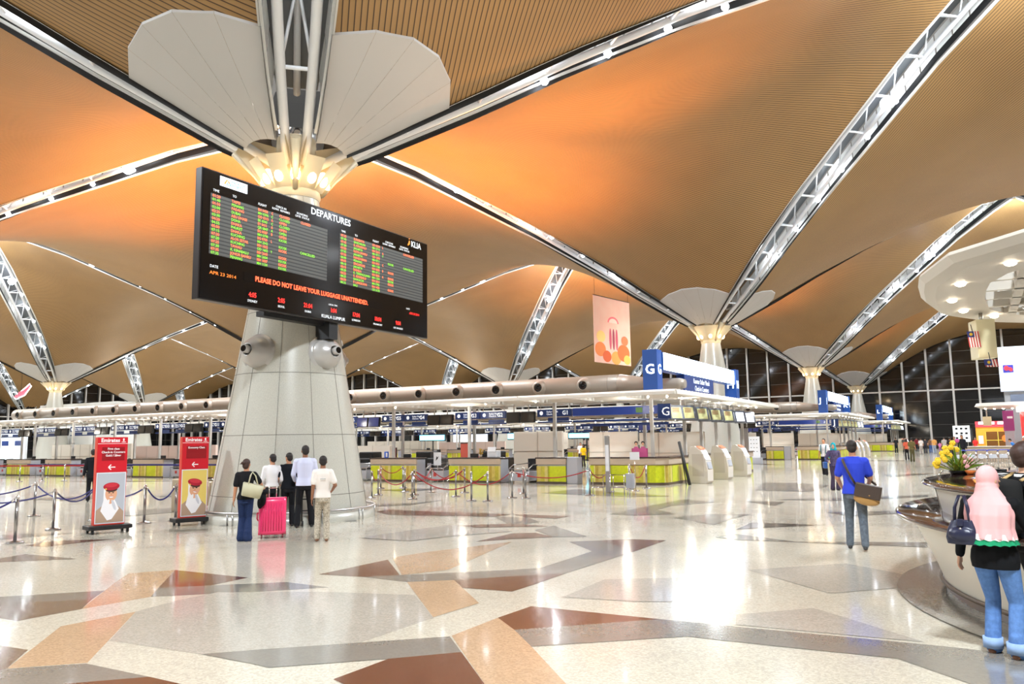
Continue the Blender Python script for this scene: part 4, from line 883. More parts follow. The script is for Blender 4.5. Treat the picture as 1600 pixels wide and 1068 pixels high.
advert(-16.28, 10.72, rad(74), 'red castor board with three text lines and smiling woman in red hat', 'First class\nCheck-in Counters\nGold / Silver', mat('poster_grey', (176, 180, 190), .5, emit=.1), 0.0)
advert(-15.98, 12.62, rad(70), 'red board on castors closer to the pillar, woman tilting her head on a yellow background', 'Economy Class\n', mat('poster_yellow', (222, 196, 104), .5, emit=.1), -.22)
bm = NB(); ell(bm, 0, 0, .01, .01, 0); bm.free()

# ================================================================ barrier posts and ropes
M_ropeb = mat('rope_blue', (34, 34, 104), .7); M_roper = mat('rope_red', (140, 22, 28), .7)
M_pst = mat('post_steel', (150, 148, 148), .25, .9)
def make_post():
    t = thing('barrier_post', 'x', 'barrier post', (0, 0, 0))
    bm = NB(); lathe(bm, [(0.0001, 0), (.165, 0), (.165, .018), (.14, .03), (.05, .04), (.03, .06), (0.0001, .06)], 24); obj('base', bm, M_pst, t, True)
    bm = NB(); tube(bm, [(0, 0, .05), (0, 0, .86)], .032, 14); obj('pole', bm, M_pst, t)
    bm = NB(); lathe(bm, [(0.0001, .845), (.034, .845), (.034, .875), (.028, .90), (0.0001, .91)], 16); tube(bm, [(-.05, 0, .84), (.05, 0, .84)], .012, 6); obj('cap', bm, M_chrome, t, True)
    return t
proto_post = make_post(); used_post = [False]
def post(x, y, lab, grp):
    if not used_post[0]: p = proto_post; used_post[0] = True
    else: p = copy_tree(proto_post)
    p.location = (x, y, 0); p['label'] = lab; p['group'] = grp; return p
def rope(a, b, sag, m, lab, grp, z=.83, r=.018):
    a = Vector((a[0], a[1], z)); b = Vector((b[0], b[1], z)); d = (b-a).normalized(); a += d*.04; b -= d*.04
    pts = [a.lerp(b, i/16)-Vector((0, 0, sag*(1-(2*i/16-1)**2))) for i in range(17)]
    bm = NB(); tube(bm, pts, r, 8); o = obj('barrier_rope', bm, m); tag(o, lab, 'rope', grp)
    bm = NB()
    for p, q in ((pts[0], pts[1]), (pts[-1], pts[-2])): tube(bm, [p, p.lerp(q, .5)], r*1.35, 8)
    obj('hook', bm, M_chrome, o)
A_ = (-16.27, 8.8); B_ = (-18.09, 10.6); C_ = (-17.41, 12.39); D_ = (-22.2, 12.47); Z_ = (-17.6, 7.5); E_ = (-23.9, 10.7); F_ = (-19.2, 12.3); G_ = (-17.2, 13.1)
gb = 'chrome posts of the blue rope queue'
for p, l in ((A_, 'chrome post of the blue rope queue standing lowest in view, ahead of all others'), (B_, 'chrome post of the blue rope queue just left of the three-line red board'), (C_, 'chrome post between the two red advertising boards'), (D_, 'chrome post of the blue rope queue farthest back, left of the three-line red board'), (E_, 'chrome post with blue ropes at the left edge of view'), (F_, 'chrome post hidden behind the three-line red board'), (G_, 'chrome post hidden behind the yellow-background red board'), (Z_, 'chrome post outside the view at the near left end of the blue ropes')):
    if p is Z_: continue
    post(p[0], p[1], l, gb)
for a, b, s, l in ((Z_, A_, .30, 'blue rope coming in from the left to the lowest chrome post'), (E_, B_, .32, 'blue rope sagging behind the lowest chrome post'), (D_, F_, .34, 'blue rope from the rearmost post to behind the red board'), (B_, F_, .28, 'blue rope from the post left of the red board to behind that board'), (F_, C_, .22, 'short blue rope emerging right of the three-line red board'), (C_, G_, .30, 'blue rope between the two red boards, hanging towards the yellow one'), (E_, D_, .25, 'blue rope between the two posts at the back left')):
    rope(a, b, s, M_ropeb, l, 'blue barrier ropes')
P = [(-17.8,21.2),(-18.6,22.5),(-21.2,25.8),(-20.6,26.5),(-18.8,24.3),(-16.1,21.2),(-17.3,22.9),(-17.6,24.3),(-15.4,22.7),(-16.3,24.6),(-13.8,21.2),(-13.2,21.2),(-13.2,22.7),(-13.9,24.7),(-12.7,22.7),(-11.3,24.6),(-11.4,26.5),(-11.3,28.1),(-10.9,28.8)]
X_ = ['first', 'second', 'third', 'fourth', 'fifth', 'sixth', 'seventh', 'eighth', 'ninth', 'tenth', 'eleventh', 'twelfth', 'thirteenth', 'fourteenth', 'fifteenth', 'sixteenth', 'seventeenth', 'eighteenth', 'nineteenth']
for i, p in enumerate(P): post(p[0], p[1], 'chrome post of the red rope queue, %s counting away from the near pillar' % X_[i], 'chrome posts of the red rope queue')
for n, (a, b, s) in enumerate([(0, 2, .35), (2, 3, .22), (1, 5, .42), (5, 7, .3), (6, 9, .34), (5, 11, .50), (6, 8, .3), (7, 9, .33), (8, 12, .42), (10, 13, .38), (12, 15, .22), (15, 16, .3), (17, 18, .42)]):
    if (a, b) in ((10, 13),): continue
    rope(P[a], P[b], s, M_roper, 'dark red rope hanging between the %s and %s chrome posts from the near pillar' % (X_[a], X_[b]), 'dark red barrier ropes')
# far left belt barriers
for i, (x, y) in enumerate(((-46.5, 25.2), (-45.0, 25.6), (-51.6, 29.7), (-44.4, 26.5), (-41.8, 26.4), (-56, 28.5))): post(x, y, 'slim belt barrier post far behind the blue ropes, %s in that queue' % X_[i], 'belt barrier posts far back')
for a, b, m, l in (((-56, 24.6), (-42, 27.0), M_roper, 'long red belt stretched far behind the blue ropes'), ((-50, 27.5), (-34, 28.6), M_ropeb, 'long dark blue belt stretched below the lime counters')):
    a = Vector((a[0], a[1], .84)); b = Vector((b[0], b[1], .84)); d = b-a; bm = NB(); box(bm, (0, 0, 0), (d.length, .012, .09), math.atan2(d.y, d.x)); o = obj('barrier_belt', bm, m, None, loc=(a+b)/2); tag(o, l, 'belt barrier')
rope((-13.9, 24.7), (-12.75, 22.75), .2, M_roper, 'short dark red rope hidden between two close chrome posts', 'dark red barrier ropes')

# ================================================================ litter bin, baggage gauge, leaning stand, poster stands
t = thing('litter_bin', 'round striped metal litter bin left of the near pillar foot', 'bin', (-18.75, 15.6, 0))
bm = NB(); lathe(bm, [(.0001, 0), (.27, 0), (.29, .06), (.29, .8), (.24, .86), (.0001, .86)], 28); obj('drum', bm, mat('bin_metal', (176, 160, 136), .4, .4), t, True)
bm = NB(); lathe(bm, [(.0001, .98), (.10, .95), (.13, .9), (.26, .87), (.0001, .86)], 24); obj('lid', bm, M_chrome, t, True)
bm = NB()
for i in range(14): a = 2*PI*i/14; box(bm, (.292*math.cos(a), .292*math.sin(a), .43), (.006, .03, .72), a)
obj('stripe', bm, mat('bin_stripe', (150, 132, 108), .5), t)
t = thing('litter_bin', 'square metal litter bin with dark holes partly hidden behind the round bin', 'bin', (-19.6, 15.2, 0))
bm = NB(); box(bm, (0, 0, .45), (.5, .5, .9), bev=.03); obj('body', bm, MATS['bin_metal'], t)
bm = NB(); tube(bm, [(0.2, -.252, .7), (.2, -.262, .7)], .09, 16); obj('opening', bm, M_black, t)
t = thing('baggage_gauge', 'tall silver cabin baggage size gauge in front of the lime corner counter', 'baggage gauge', (-11.2, 25.9, 0), rad(8))
bm = NB(); box(bm, (0, 0, 1.0), (.16, .10, 1.95), bev=.01); obj('column', bm, M_steel, t)
bm = NB(); box(bm, (.0, -.055, 1.2), (.12, .01, .9)); obj('label_strip', bm, M_paper, t)
for s in (-1, 1):
    bm = NB()
    for (x0, x1) in ((s*.12, s*.62),):
        for y in (-.22, .22):
            tube(bm, [(x0, y, 0), (x0, y, .62), (x1, y, .62), (x1, y, .0)], .018, 6)
            tube(bm, [(x0, y, .2), (x1, y, .2)], .015, 6)
        for x in (x0, x1): tube(bm, [(x, -.22, .62), (x, .22, .62)], .015, 6)
    obj('basket', bm, M_chrome, t)
bm = NB(); box(bm, (0.78, 0, .42), (.3, .06, .5), bev=.01); obj('plate', bm, M_grey, t)
t = thing('notice_stand', 'thin chrome stand holding a white notice beside the baggage gauge', 'notice stand', (-10.75, 27.3, 0))
bm = NB(); lathe(bm, [(.0001, 0), (.15, 0), (.15, .02), (.0001, .03)], 20); tube(bm, [(0, 0, 0), (0, 0, 1.1)], .015, 8); obj('pole', bm, M_chrome, t)
bm = NB(); box(bm, (0, 0, 1.24), (.36, .02, .28)); obj('notice', bm, M_paper, t)
t = thing('display_stand', 'narrow black stand leaning over between the corner counter and the kiosks', 'stand', (-10.05, 31.0, 0), rad(10))
bm = NB(); tube(bm, [(-.28, .25, 1.72), (.12, -.05, .02)], .06, 4); tube(bm, [(-.1, .55, .0), (-.26, .27, 1.6)], .02, 6); obj('board', bm, M_dark, t)
def poster_stand(x, y, lab, w=.8, h=1.5, rz=0.0, m=M_paper, marks=True):
    t = thing('poster_stand', lab, 'poster stand', (x, y, 0), rz)
    bm = NB(); box(bm, (0, .1, .22), (w+.15, .6, .44), bev=.02); obj('base', bm, M_grey, t)
    bm = NB(); box(bm, (0, 0, .44+h/2), (w, .08, h), bev=.008); obj('panel', bm, m, t)
    if marks:
        bm = NB()
        for i in range(4):
            for j in range(3): box(bm, (-.2+j*.2, -.045, .44+h*.85-i*.28), (.08, .006, .04))
        obj('print', bm, M_txtd, t)
    return t
poster_stand(-13.9, 58.5, 'white poster stand on a grey trolley base beyond the kiosks')
poster_stand(-12.6, 50.6, 'narrow silver glass display stand just beyond the last kiosk', .5, 2.0, 0, M_steel, False)
t = thing('pictogram_board', 'white board with black pictograms in front of the dark glass wall', 'board', (-1.6, 108, 0))
bm = NB(); box(bm, (0, 0, 2.0), (1.75, .08, 1.9)); obj('panel', bm, mat('board_lit_white', (240, 244, 246), .5, emit=.8), t)
bm = NB()
for i in range(3):
    for j in range(3): box(bm, (-.5+j*.5, -.05, 2.6-i*.55), (.26, .02, .22), bev=.05)
obj('pictogram', bm, M_txtd, t); bm = NB()
for s in (-.6, .6): box(bm, (s, 0, .55), (.06, .06, 1.1))
obj('leg', bm, M_post, t)
# photo cut-out of two women in pink standing behind the corner counter
t = thing('cutout_display', 'flat photo cut-out of two women in pink dresses on the corner counter', 'cutout', (-12.1, YF+.55, 1.12))
for s, nm in ((-.16, 0), (.14, 1)):
    flatp(t, 'dress', [(s-.17, 0), (s+.17, 0), (s+.15, .28), (s+.07, .42), (s-.07, .42), (s-.15, .28)], -.002*(nm+1), mat('cutout_pink', (200, 84, 140), .5, emit=.1))
    flate(t, 'face', s, .52, .055, .07, -.004-.002*nm, mat('print_skin', (214, 160, 128), .5)); flate(t, 'hair', s, .57, .075, .07, -.003-.002*nm, M_txtd)
bm = NB(); prism(bm, [(-.36, .0), (.34, .0), (.34, .02), (-.36, .02)], 0, .35); obj('backing', bm, mat('cutout_pink_back', (186, 74, 126), .5), t)

# ================================================================ hanging advertising banner
t = thing('hanging_banner', 'pale pink advertising banner with food pictures hanging from the roof', 'banner', (-24.3, 57.9, 7.8), rad(80))
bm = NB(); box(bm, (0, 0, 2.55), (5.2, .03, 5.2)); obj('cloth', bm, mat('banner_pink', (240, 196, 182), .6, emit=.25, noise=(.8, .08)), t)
rb = random.Random(5)
for i, (x, z, r_, c) in enumerate(((-1.8, 1.0, .75, (226, 130, 70)), (-.9, .5, .6, (214, 96, 50)), (.4, .45, .7, (232, 160, 84)), (1.5, .9, .9, (206, 110, 60)), (2.0, .4, .5, (236, 180, 90)), (-1.7, 2.0, .6, (244, 206, 130)), (1.7, 1.9, .5, (226, 120, 80)))):
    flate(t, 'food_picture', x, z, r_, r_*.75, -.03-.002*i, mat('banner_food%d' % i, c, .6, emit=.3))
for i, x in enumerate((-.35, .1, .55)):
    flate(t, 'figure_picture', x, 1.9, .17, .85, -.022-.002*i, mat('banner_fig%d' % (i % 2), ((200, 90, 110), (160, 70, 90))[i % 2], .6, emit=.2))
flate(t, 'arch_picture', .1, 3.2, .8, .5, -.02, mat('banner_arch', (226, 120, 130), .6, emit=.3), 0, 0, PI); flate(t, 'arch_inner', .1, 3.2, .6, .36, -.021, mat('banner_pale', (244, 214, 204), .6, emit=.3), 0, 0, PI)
bm = NB()
for s in (-2.4, 2.4): tube(bm, [(s, 0, 5.15), (s, 0, 8.4)], .015, 4)
tube(bm, [(-2.6, 0, 5.15), (2.6, 0, 5.15)], .04, 6); obj('hanging_wire', bm, M_dark, t)

# ================================================================ information desk
M_gran = mat('polished_granite', (58, 40, 36), .08, coat=.5, noise=(30, .25)); M_desk = mat('desk_metal', (236, 230, 216), .3, .1)
DC = (4.1, 11.4)
t = thing('information_desk', 'round pale metal information desk with black granite ledges in two tiers', 'desk', (DC[0], DC[1], 0))
k = 96
bm = NB(); lathe(bm, [(4.58, .12), (4.64, .3), (4.84, .75), (4.93, .86)], k); obj('lower_panel', bm, M_desk, t, True)
bm = NB(); lathe(bm, [(4.55, .0), (4.57, .12)], k); obj('kick_plate', bm, M_steel, t, True)
bm = NB(); lathe(bm, [(4.60, .10), (4.625, .11), (4.625, .14), (4.60, .15)], k); obj('kick_rail', bm, M_plinth, t, True)
bm = NB(); lathe(bm, [(4.3, .86), (5.03, .86), (5.06, .875), (5.06, .91), (5.03, .925), (4.3, .925)], k); obj('lower_ledge', bm, M_gran, t)
bm = NB(); lathe(bm, [(4.56, .92), (4.62, 1.22)], k); obj('upper_panel', bm, M_desk, t, True)
bm = NB(); lathe(bm, [(3.9, 1.22), (4.72, 1.22), (4.75, 1.235), (4.75, 1.255), (4.72, 1.27), (3.9, 1.27), (3.9, 1.22)], k); obj('upper_ledge', bm, M_gran, t)
bm = NB(); lathe(bm, [(3.95, 0), (3.95, 1.22)], k); obj('inner_panel', bm, M_beige, t)
bm = NB()
for i in range(12):
    a = 2*PI*i/12+.12; r0, z0, r1, z1 = 4.563, .93, 4.623, 1.22; tube(bm, [(r0*math.cos(a), r0*math.sin(a), z0), (r1*math.cos(a), r1*math.sin(a), z1)], .004, 4)
obj('panel_joint', bm, M_shaftl, t)
def on_desk(px_ang, r): return (DC[0]+r*math.cos(px_ang), DC[1]+r*math.sin(px_ang), 1.17)
# flower arrangement
fa = rad(158)
FL = (-.26, 12.75, 1.27)
t = thing('flower_arrangement', 'yellow and pink flower arrangement in a black bowl on the granite ledge', 'flowers', FL)
bm = NB(); lathe(bm, [(.0001, 0), (.10, 0), (.13, .05), (.12, .055), (.0001, .04)], 24); obj('bowl', bm, M_black, t, True)
rf = random.Random(11)
M_leaf = mat('leaf_green', (96, 130, 40), .5); M_leafl = mat('leaf_light', (170, 180, 70), .5)
bm = NB(); bm2 = NB()
for i in range(70):
    a = rf.uniform(0, 2*PI); el = rf.uniform(.35, 1.45); l = rf.uniform(.16, .42); d = Vector((math.cos(a)*math.cos(el), math.sin(a)*math.cos(el), math.sin(el)))
    p0 = Vector((rf.uniform(-.06, .06), rf.uniform(-.06, .06), .04)); w = rf.uniform(.008, .016); sd = d.cross(Vector((0, 0, 1))).normalized()*w
    m = p0+d*l*.6; e = p0+d*l-Vector((0, 0, l*.25*rf.random()))
    B = bm if i % 3 else bm2
    v = [B.verts.new(q) for q in (p0-sd*.4, p0+sd*.4, m+sd, e, m-sd)]; B.faces.new(v)
obj('foliage', bm, M_leaf, t); obj('light_foliage', bm2, M_leafl, t)
def blossom(c, r_, m):
    bm = NB(); c = Vector(c)
    for i in range(6):
        a = 2*PI*i/6; d = Vector((math.cos(a), -.5, math.sin(a))).normalized()
        bmesh.ops.create_uvsphere(bm, u_segments=8, v_segments=6, radius=r_*.5, matrix=Matrix.Translation(c+d*r_*.55) @ Matrix.Diagonal((1, .55, 1, 1)))
    bmesh.ops.create_uvsphere(bm, u_segments=8, v_segments=6, radius=r_*.35, matrix=Matrix.Translation(c+Vector((0, -r_*.35, 0))))
    obj('blossom', bm, m, t, True)
M_yel = mat('petal_yellow', (238, 196, 40), .5); M_pnk = mat('petal_pink', (232, 168, 170), .5); M_mag = mat('petal_magenta', (196, 84, 150), .5)
for (u, w_, z) in ((-.27, -.05, .12), (-.22, -.1, .17), (-.17, -.05, .24), (-.12, -.1, .20), (-.20, -.02, .29), (-.10, -.08, .31), (-.06, -.04, .37), (-.02, -.06, .43), (-.13, -.06, .36), (-.05, -.1, .26), (.02, -.05, .34), (-.25, -.05, .2), (-.3, -.03, .15)):
    blossom((u*.86+w_*.5, u*.5-w_*.86*-1, z), .042, M_yel)
for (u, w_, z) in ((.1, -.1, .17), (.15, -.08, .14), (.12, -.12, .11), (.18, -.04, .2), (.1, -.06, .24)): blossom((u*.86, u*.5+w_, z), .035, M_pnk)
blossom((.01, -.02, .46), .03, M_mag)
t = thing('offering_bowl', 'small orange bowl beside the flower arrangement', 'bowl', (-.12, 12.6, 1.27))
bm = NB(); lathe(bm, [(.0001, 0), (.035, 0), (.045, .02), (.07, .055), (.065, .06), (.0001, .03)], 24); obj('bowl_body', bm, mat('orange_glaze', (226, 122, 60), .3), t, True)
o = obj('telephone', NB(), M_dark); bm = NB(); box(bm, (0, 0, .02), (.2, .16, .04), rz=.5, bev=.01); tube(bm, [(-.08, .05, .06), (.08, -.05, .06)], .018, 8); o.data = bpy.data.meshes.new('telephone'); bm.to_mesh(o.data); bm.free(); o.data.materials.append(M_dark); o.location = (.22, 12.75, 1.27); tag(o, 'dark desk telephone on the granite ledge behind the pink headscarf', 'telephone')
t = thing('paper_stack', 'crumpled white papers lying on the granite ledge by the telephone', 'papers', (.18, 12.4, 1.27)); bm = NB()
for i in range(5): box(bm, (rf.uniform(-.05, .05), rf.uniform(-.05, .05), .005+.006*i), (.21, .15, .004), rz=rf.uniform(-1, 1))
obj('sheet', bm, M_paper, t)
# thin chrome arch rail on the ledge
t = thing('ledge_rail', 'thin curved chrome rail fixed at the edge of the granite ledge', 'rail', (-.52, 12.3, .925)); bm = NB(); tube(bm, [(0, 0, 0), (-.02, 0.02, .2), (0.0, .02, .32), (.08, .05, .42)], .010, 8); obj('tube', bm, M_chrome, t)

# ================================================================ canopy of the information desk with flags
M_can = mat('canopy_white', (214, 208, 198), .5)
t = thing('desk_canopy', 'white curved edge canopy with recessed lamps above the information desk', 'canopy', (0, 0, 0))
out = [(-.66, 14.44), (-.60, 13.6), (-.17, 12.13), (.67, 11.2), (3.2, 8.4), (7.0, 8.4), (10, 12), (10, 17), (6.5, 21.4), (3, 21.4), (1.02, 19.53), (.21, 18.75), (-.49, 17.28), (-.68, 15.6)]
inn = [(.30, 14.6), (.34, 14.0), (.55, 13.3), (1.0, 12.6), (3.8, 9.9), (6.6, 9.9), (9, 12.6), (9, 16.5), (6.1, 20.2), (3.4, 20.2), (1.5, 18.7), (.75, 18.0), (.36, 16.9), (.28, 15.6)]
bm = NB(); n = len(out); cen = Vector((4.6, 15.0))
def loopv(pl, z, k=1.0): return [bm.verts.new((cen.x+(x-cen.x)*k, cen.y+(y-cen.y)*k, z)) for x, y in pl]
r0 = loopv(inn, 4.10); r1 = loopv(out, 4.06, .955); r2 = loopv(out, 4.12, .985); r3 = loopv(out, 4.22); r4 = loopv(out, 4.27, .995); r5 = loopv(inn, 4.36)
for A, B in ((r0, r1), (r1, r2), (r2, r3), (r3, r4), (r4, r5), (r5, r0)):
    for i in range(n): j = (i+1) % n; bm.faces.new((A[i], A[j], B[j], B[i]))
obj('edge_panel', bm, M_can, t)
bm = NB()
for i in range(7): box(bm, (4.6+.0, 12.9+i*.95, 4.22), (8.6, .10, .24))
for x in (.75, 2.6, 4.4, 6.2): box(bm, (x, 15.2, 4.22), (.14, 6.6, .24))
obj('lattice_beam', bm, M_can, t)
bm = NB(); 
for (x, y) in ((.45, 15.4), (.45, 16.3), (.6, 17.1), (.9, 17.8), (2.4, 18.2), (3.6, 19.2)): 
    quad(bm, [(x, y-.5, 4.10), (x+1.4, y-.9, 4.10), (x+1.2, y+.1, 4.36), (x, y+.3, 4.36)])
obj('fin', bm, M_can, t)
lampsp = []
for (x, y) in ((-.05, 13.6), (.55, 12.3), (1.5, 11.3), (-.2, 15.2), (-.05, 16.6), (.45, 17.7), (1.1, 18.5), (2.0, 19.4)):
    bm = NB(); bmesh.ops.create_uvsphere(bm, u_segments=12, v_segments=8, radius=.075, matrix=Matrix.Translation((x, y, 4.06)) @ Matrix.Diagonal((1, 1, .5, 1))); obj('recessed_lamp', bm, M_down, t, True)
    light('SPOT', 'desk_canopy_lamp', (x, y, 4.0), 90, (1, .93, .84), .08, (0, 0, 0), 110)
bm = NB(); tube(bm, [(4.6, 15, 0), (4.6, 15, 4.4)], .25, 20); obj('support', bm, M_post, t)
t = thing('hanging_flag_box', 'pale box hanging on a pole under the white canopy, carrying small striped flags', 'hanging box', (.22, 17.3, 3.2))
bm = NB(); tube(bm, [(0, 0, .7), (0, 0, .90)], .035, 10); obj('pole', bm, M_steel, t)
bm = NB(); box(bm, (0, 0, .38), (.32, .42, .72), rad(18), bev=.01); obj('box', bm, mat('box_beige_glow', (206, 196, 160), .4, emit=.15), t)  # pale box, not a lamp; a slight glow is put into its colour
fr_ = mat('flag_red', (190, 60, 60), .6); fw_ = mat('flag_white', (238, 230, 226), .6, emit=.1); fb_ = mat('flag_blue', (40, 50, 120), .6)
def flag(x, y, z, rz, lab, w=.2, h=.30):
    f = thing('small_flag', lab, 'flag', (x, y, z), rz, 'striped flags on the hanging box')
    bm = NB()
    for i in range(9): quad(bm, [(-w/2+w*i/9+.1*0, -.004, -h), (-w/2+w*(i+1)/9, -.004, -h), (-w/2+w*(i+1)/9-.03, -.004, 0), (-w/2+w*i/9-.03, -.004, 0)], i % 2)
    obj('stripes', bm, [fr_, fw_], f); bm = NB(); quad(bm, [(-w/2-.02, -.006, -.11), (0, -.006, -.11), (-.01, -.006, 0), (-w/2-.03, -.006, 0)]); obj('canton', bm, fb_, f)
    bm = NB(); ell(bm, -.06, -.055, .03, .03, -.008, 12); obj('emblem', bm, mat('flag_yellow', (230, 190, 50), .6), f); bm = NB(); tube(bm, [(-.03, 0, 0), (-.05, 0, .13)], .008, 6); obj('staff', bm, M_dark, f)
flag(.09, 17.02, 3.72, rad(20), 'small striped flag on the near face of the hanging box')
flag(.33, 17.0, 3.18, rad(30), 'small striped flag below the bottom of the hanging box', .24, .14)

# ================================================================ distant right side: second booth, tall sign, shops
t = thing('booth_canopy', 'flat round edged white canopy of the distant booth below the tall white sign', 'canopy', (0, 0, 0))
bm = NB(); pl = [(-.05, 73.6), (.3, 72.6), (2.5, 71.8), (9, 71.8), (9, 75.4), (2.5, 75.4), (.3, 74.8)]; cen = Vector((5, 73.6))
a = [bm.verts.new((x, y, 4.05)) for x, y in pl]; b = [bm.verts.new((cen.x+(x-cen.x)*.9, cen.y+(y-cen.y)*.9, 3.85)) for x, y in pl]; c = [bm.verts.new((cen.x+(x-cen.x)*.97, cen.y+(y-cen.y)*.97, 4.3)) for x, y in pl]
for A, B in ((a, b), (c, a)):
    for i in range(7): j = (i+1) % 7; bm.faces.new((A[i], A[j], B[j], B[i]))
bm.faces.new(b); bm.faces.new(c); obj('panel', bm, M_can, t)
bm = NB(); bmesh.ops.create_uvsphere(bm, u_segments=8, v_segments=6, radius=.09); d0 = obj('downlight', bm, M_down, t, True)
place(d0, [(x, 72.8+.1*i, 3.87) for i, x in enumerate((.7, 1.3, 1.9, 2.5, 3.2, 4.0))])
t = thing('booth_counter', 'long low beige counter behind the row of luggage trolleys', 'counter', (1.4, 63.5, 0)); bm = NB(); box(bm, (0, 0, .5), (5.6, .8, 1.0), bev=.03); obj('body', bm, M_beige, t); bm = NB(); box(bm, (0, 0, 1.03), (5.8, 1.0, .06)); obj('worktop', bm, M_cream, t)
t = thing('hanging_clock_box', 'small pale box hanging below the distant booth canopy', 'hanging box', (.75, 73.8, 2.6)); bm = NB(); box(bm, (0, 0, .3), (.6, .5, .7)); obj('box', bm, mat('box_beige_glow', (206, 196, 160)), t); bm = NB(); tube(bm, [(0, 0, .6), (0, 0, 1.3)], .05, 8); obj('pole', bm, M_post, t)
t = thing('tall_sign', 'tall white illuminated sign with a red and blue square emblem and the letters Pe', 'sign', (1.95, 76.2, 0))
bm = NB(); box(bm, (3.0, .8, 7.15), (6.0, 1.2, 3.6)); obj('light_panel', bm, mat('tall_sign_white', (214, 224, 240), .4, emit=.75), t)
bm = NB(); box(bm, (3.0, .8, 2.65), (5.6, 1.0, 5.3)); obj('grey_wall', bm, mat('tower_grey', (150, 152, 156), .5), t)
bm = NB(); box(bm, (1.6, .27, 4.6), (2.0, .05, .9)); obj('louvre_window', bm, mat('tower_window', (110, 120, 140), .3), t)
bm = NB(); box(bm, (.62, .18, 7.15), (.72, .04, .62), mi=0); ell(bm, .5, 7.2, .17, .2, .15, 16, mi=1); ell(bm, .78, 7.1, .14, .18, .15, 16, 0, 2*PI, 1, .6)
obj('emblem', bm, [mat('emblem_blue', (50, 50, 150), .4, emit=.4), mat('emblem_red', (220, 50, 60), .4, emit=.5)], t)
text('letters', 'Pe', .95, (1.15, .15, 6.83), (PI/2, 0, 0), mat('letter_white', (250, 250, 250), .4, emit=1.4), t, bold=.02)
t = thing('purple_pillar', 'purple and grey square pillar beside the red cylinder', 'pillar sign', (2.1, 71.0, 0)); bm = NB(); box(bm, (0, 0, 2.85), (.7, .6, 1.5)); obj('purple_panel', bm, mat('purple_panel', (130, 40, 100), .4, emit=.2), t); bm = NB(); box(bm, (0, 0, 1.05), (.6, .5, 2.1)); obj('grey_panel', bm, M_grey, t); bm = NB(); box(bm, (.1, -.31, 3.1), (.35, .02, .16)); obj('white_label', bm, M_paper, t)
t = thing('red_cylinder', 'big glowing red cylinder with a bright ring on top at the right edge', 'display', (4.15, 70.5, 0)); bm = NB(); tube(bm, [(0, 0, 0), (0, 0, 3.5)], 1.3, 36); obj('drum', bm, mat('red_glow', (214, 50, 44), .35, emit=.55), t); bm = NB(); tube(bm, [(0, 0, 3.5), (0, 0, 3.85)], 1.5, 36); obj('light_ring', bm, mat('ring_glow', (255, 244, 236), .4, emit=5), t)
text('letters', '35', .5, (-.95, -1.12, 1.6), (PI/2, 0, -.7), M_txt, t)
t = thing('money_kiosk', 'small orange and yellow shop kiosk with a lit red sign and a dark window', 'kiosk shop', (1.25, 82, 0))
bm = NB(); box(bm, (0, .6, 1.45), (2.7, 1.2, 2.9)); obj('body', bm, mat('kiosk_orange', (224, 150, 50), .4, emit=.5), t)
bm = NB(); box(bm, (0, -.03, 2.75), (2.7, .06, .5)); obj('sign_band', bm, mat('kiosk_red', (230, 60, 70), .4, emit=1.2), t)
bm = NB(); box(bm, (-.5, -.08, 2.85), (1.2, .04, .22)); box(bm, (.8, -.08, 2.85), (.9, .04, .22)); obj('sign_writing', bm, mat('kiosk_sign_white', (255, 250, 255), .4, emit=4), t)
bm = NB(); box(bm, (.3, -.04, 1.35), (1.9, .04, 1.5)); obj('window_pane', bm, mat('kiosk_window', (110, 70, 30), .2, emit=.3), t)
bm = NB()
for x in (-.62, .3, 1.22): box(bm, (x, -.08, 1.35), (.05, .03, 1.5))
box(bm, (.3, -.08, 1.35), (1.9, .03, .05)); obj('window_bar', bm, mat('kiosk_yellow', (230, 200, 80), .4, emit=.4), t)
bm = NB(); ell(bm, .85, 1.5, .28, .3, -.1, 12); obj('orange_sticker', bm, mat('kiosk_sticker', (240, 120, 50), .4, emit=.6), t); bm = NB(); box(bm, (-1.0, -.05, 1.4), (.36, .03, .7)); obj('poster', bm, M_paper, t)

# luggage trolleys
def trolley_meshes(t, full=True):
    bm = NB()
    for s in (-1, 1):
        tube(bm, [(s*.24, .45, .12), (s*.27, -.35, .12), (s*.27, -.42, .98)], .018, 6); tube(bm, [(s*.24, .45, .12), (s*.20, .55, .2)], .016, 6)
    for z in (.35, .6, .82): tube(bm, [(-.26, -.4, z), (.26, -.4, z)], .013, 6)
    for x in (-.12, 0, .12): tube(bm, [(x, -.38, .13), (x*.8, .45, .13)], .012, 6); tube(bm, [(x, -.4, .15), (x, -.41, .82)], .012, 6)
    obj('frame', bm, M_chrome, t)
    bm = NB(); tube(bm, [(-.27, -.44, .98), (-.2, -.50, 1.04), (.2, -.50, 1.04), (.27, -.44, .98)], .025, 8); obj('handle', bm, mat('trolley_blue', (40, 60, 170), .4), t)
    bm = NB(); box(bm, (0, -.42, .72), (.36, .02, .2)); obj('advert_plate', bm, M_grey, t)
    for (x, y) in ((-.25, -.3), (.25, -.3), (0, .45)):
        bm = NB(); tube(bm, [(x-.02, y, .06), (x+.02, y, .06)], .06, 12); obj('wheel', bm, M_dark, t)
tr0 = thing('luggage_trolley', 'chrome luggage trolley with blue handle at the left end of the parked row', 'trolley', (-.95, 48.0, 0), rad(15), 'parked luggage trolleys'); trolley_meshes(tr0)
for i in range(1, 9):
    c = copy_tree(tr0); c.location = (-.95+.48*i, 48.0+.30*i, 0); c['label'] = 'chrome luggage trolley with blue handle, %s from the left end of the parked row' % X_[i]
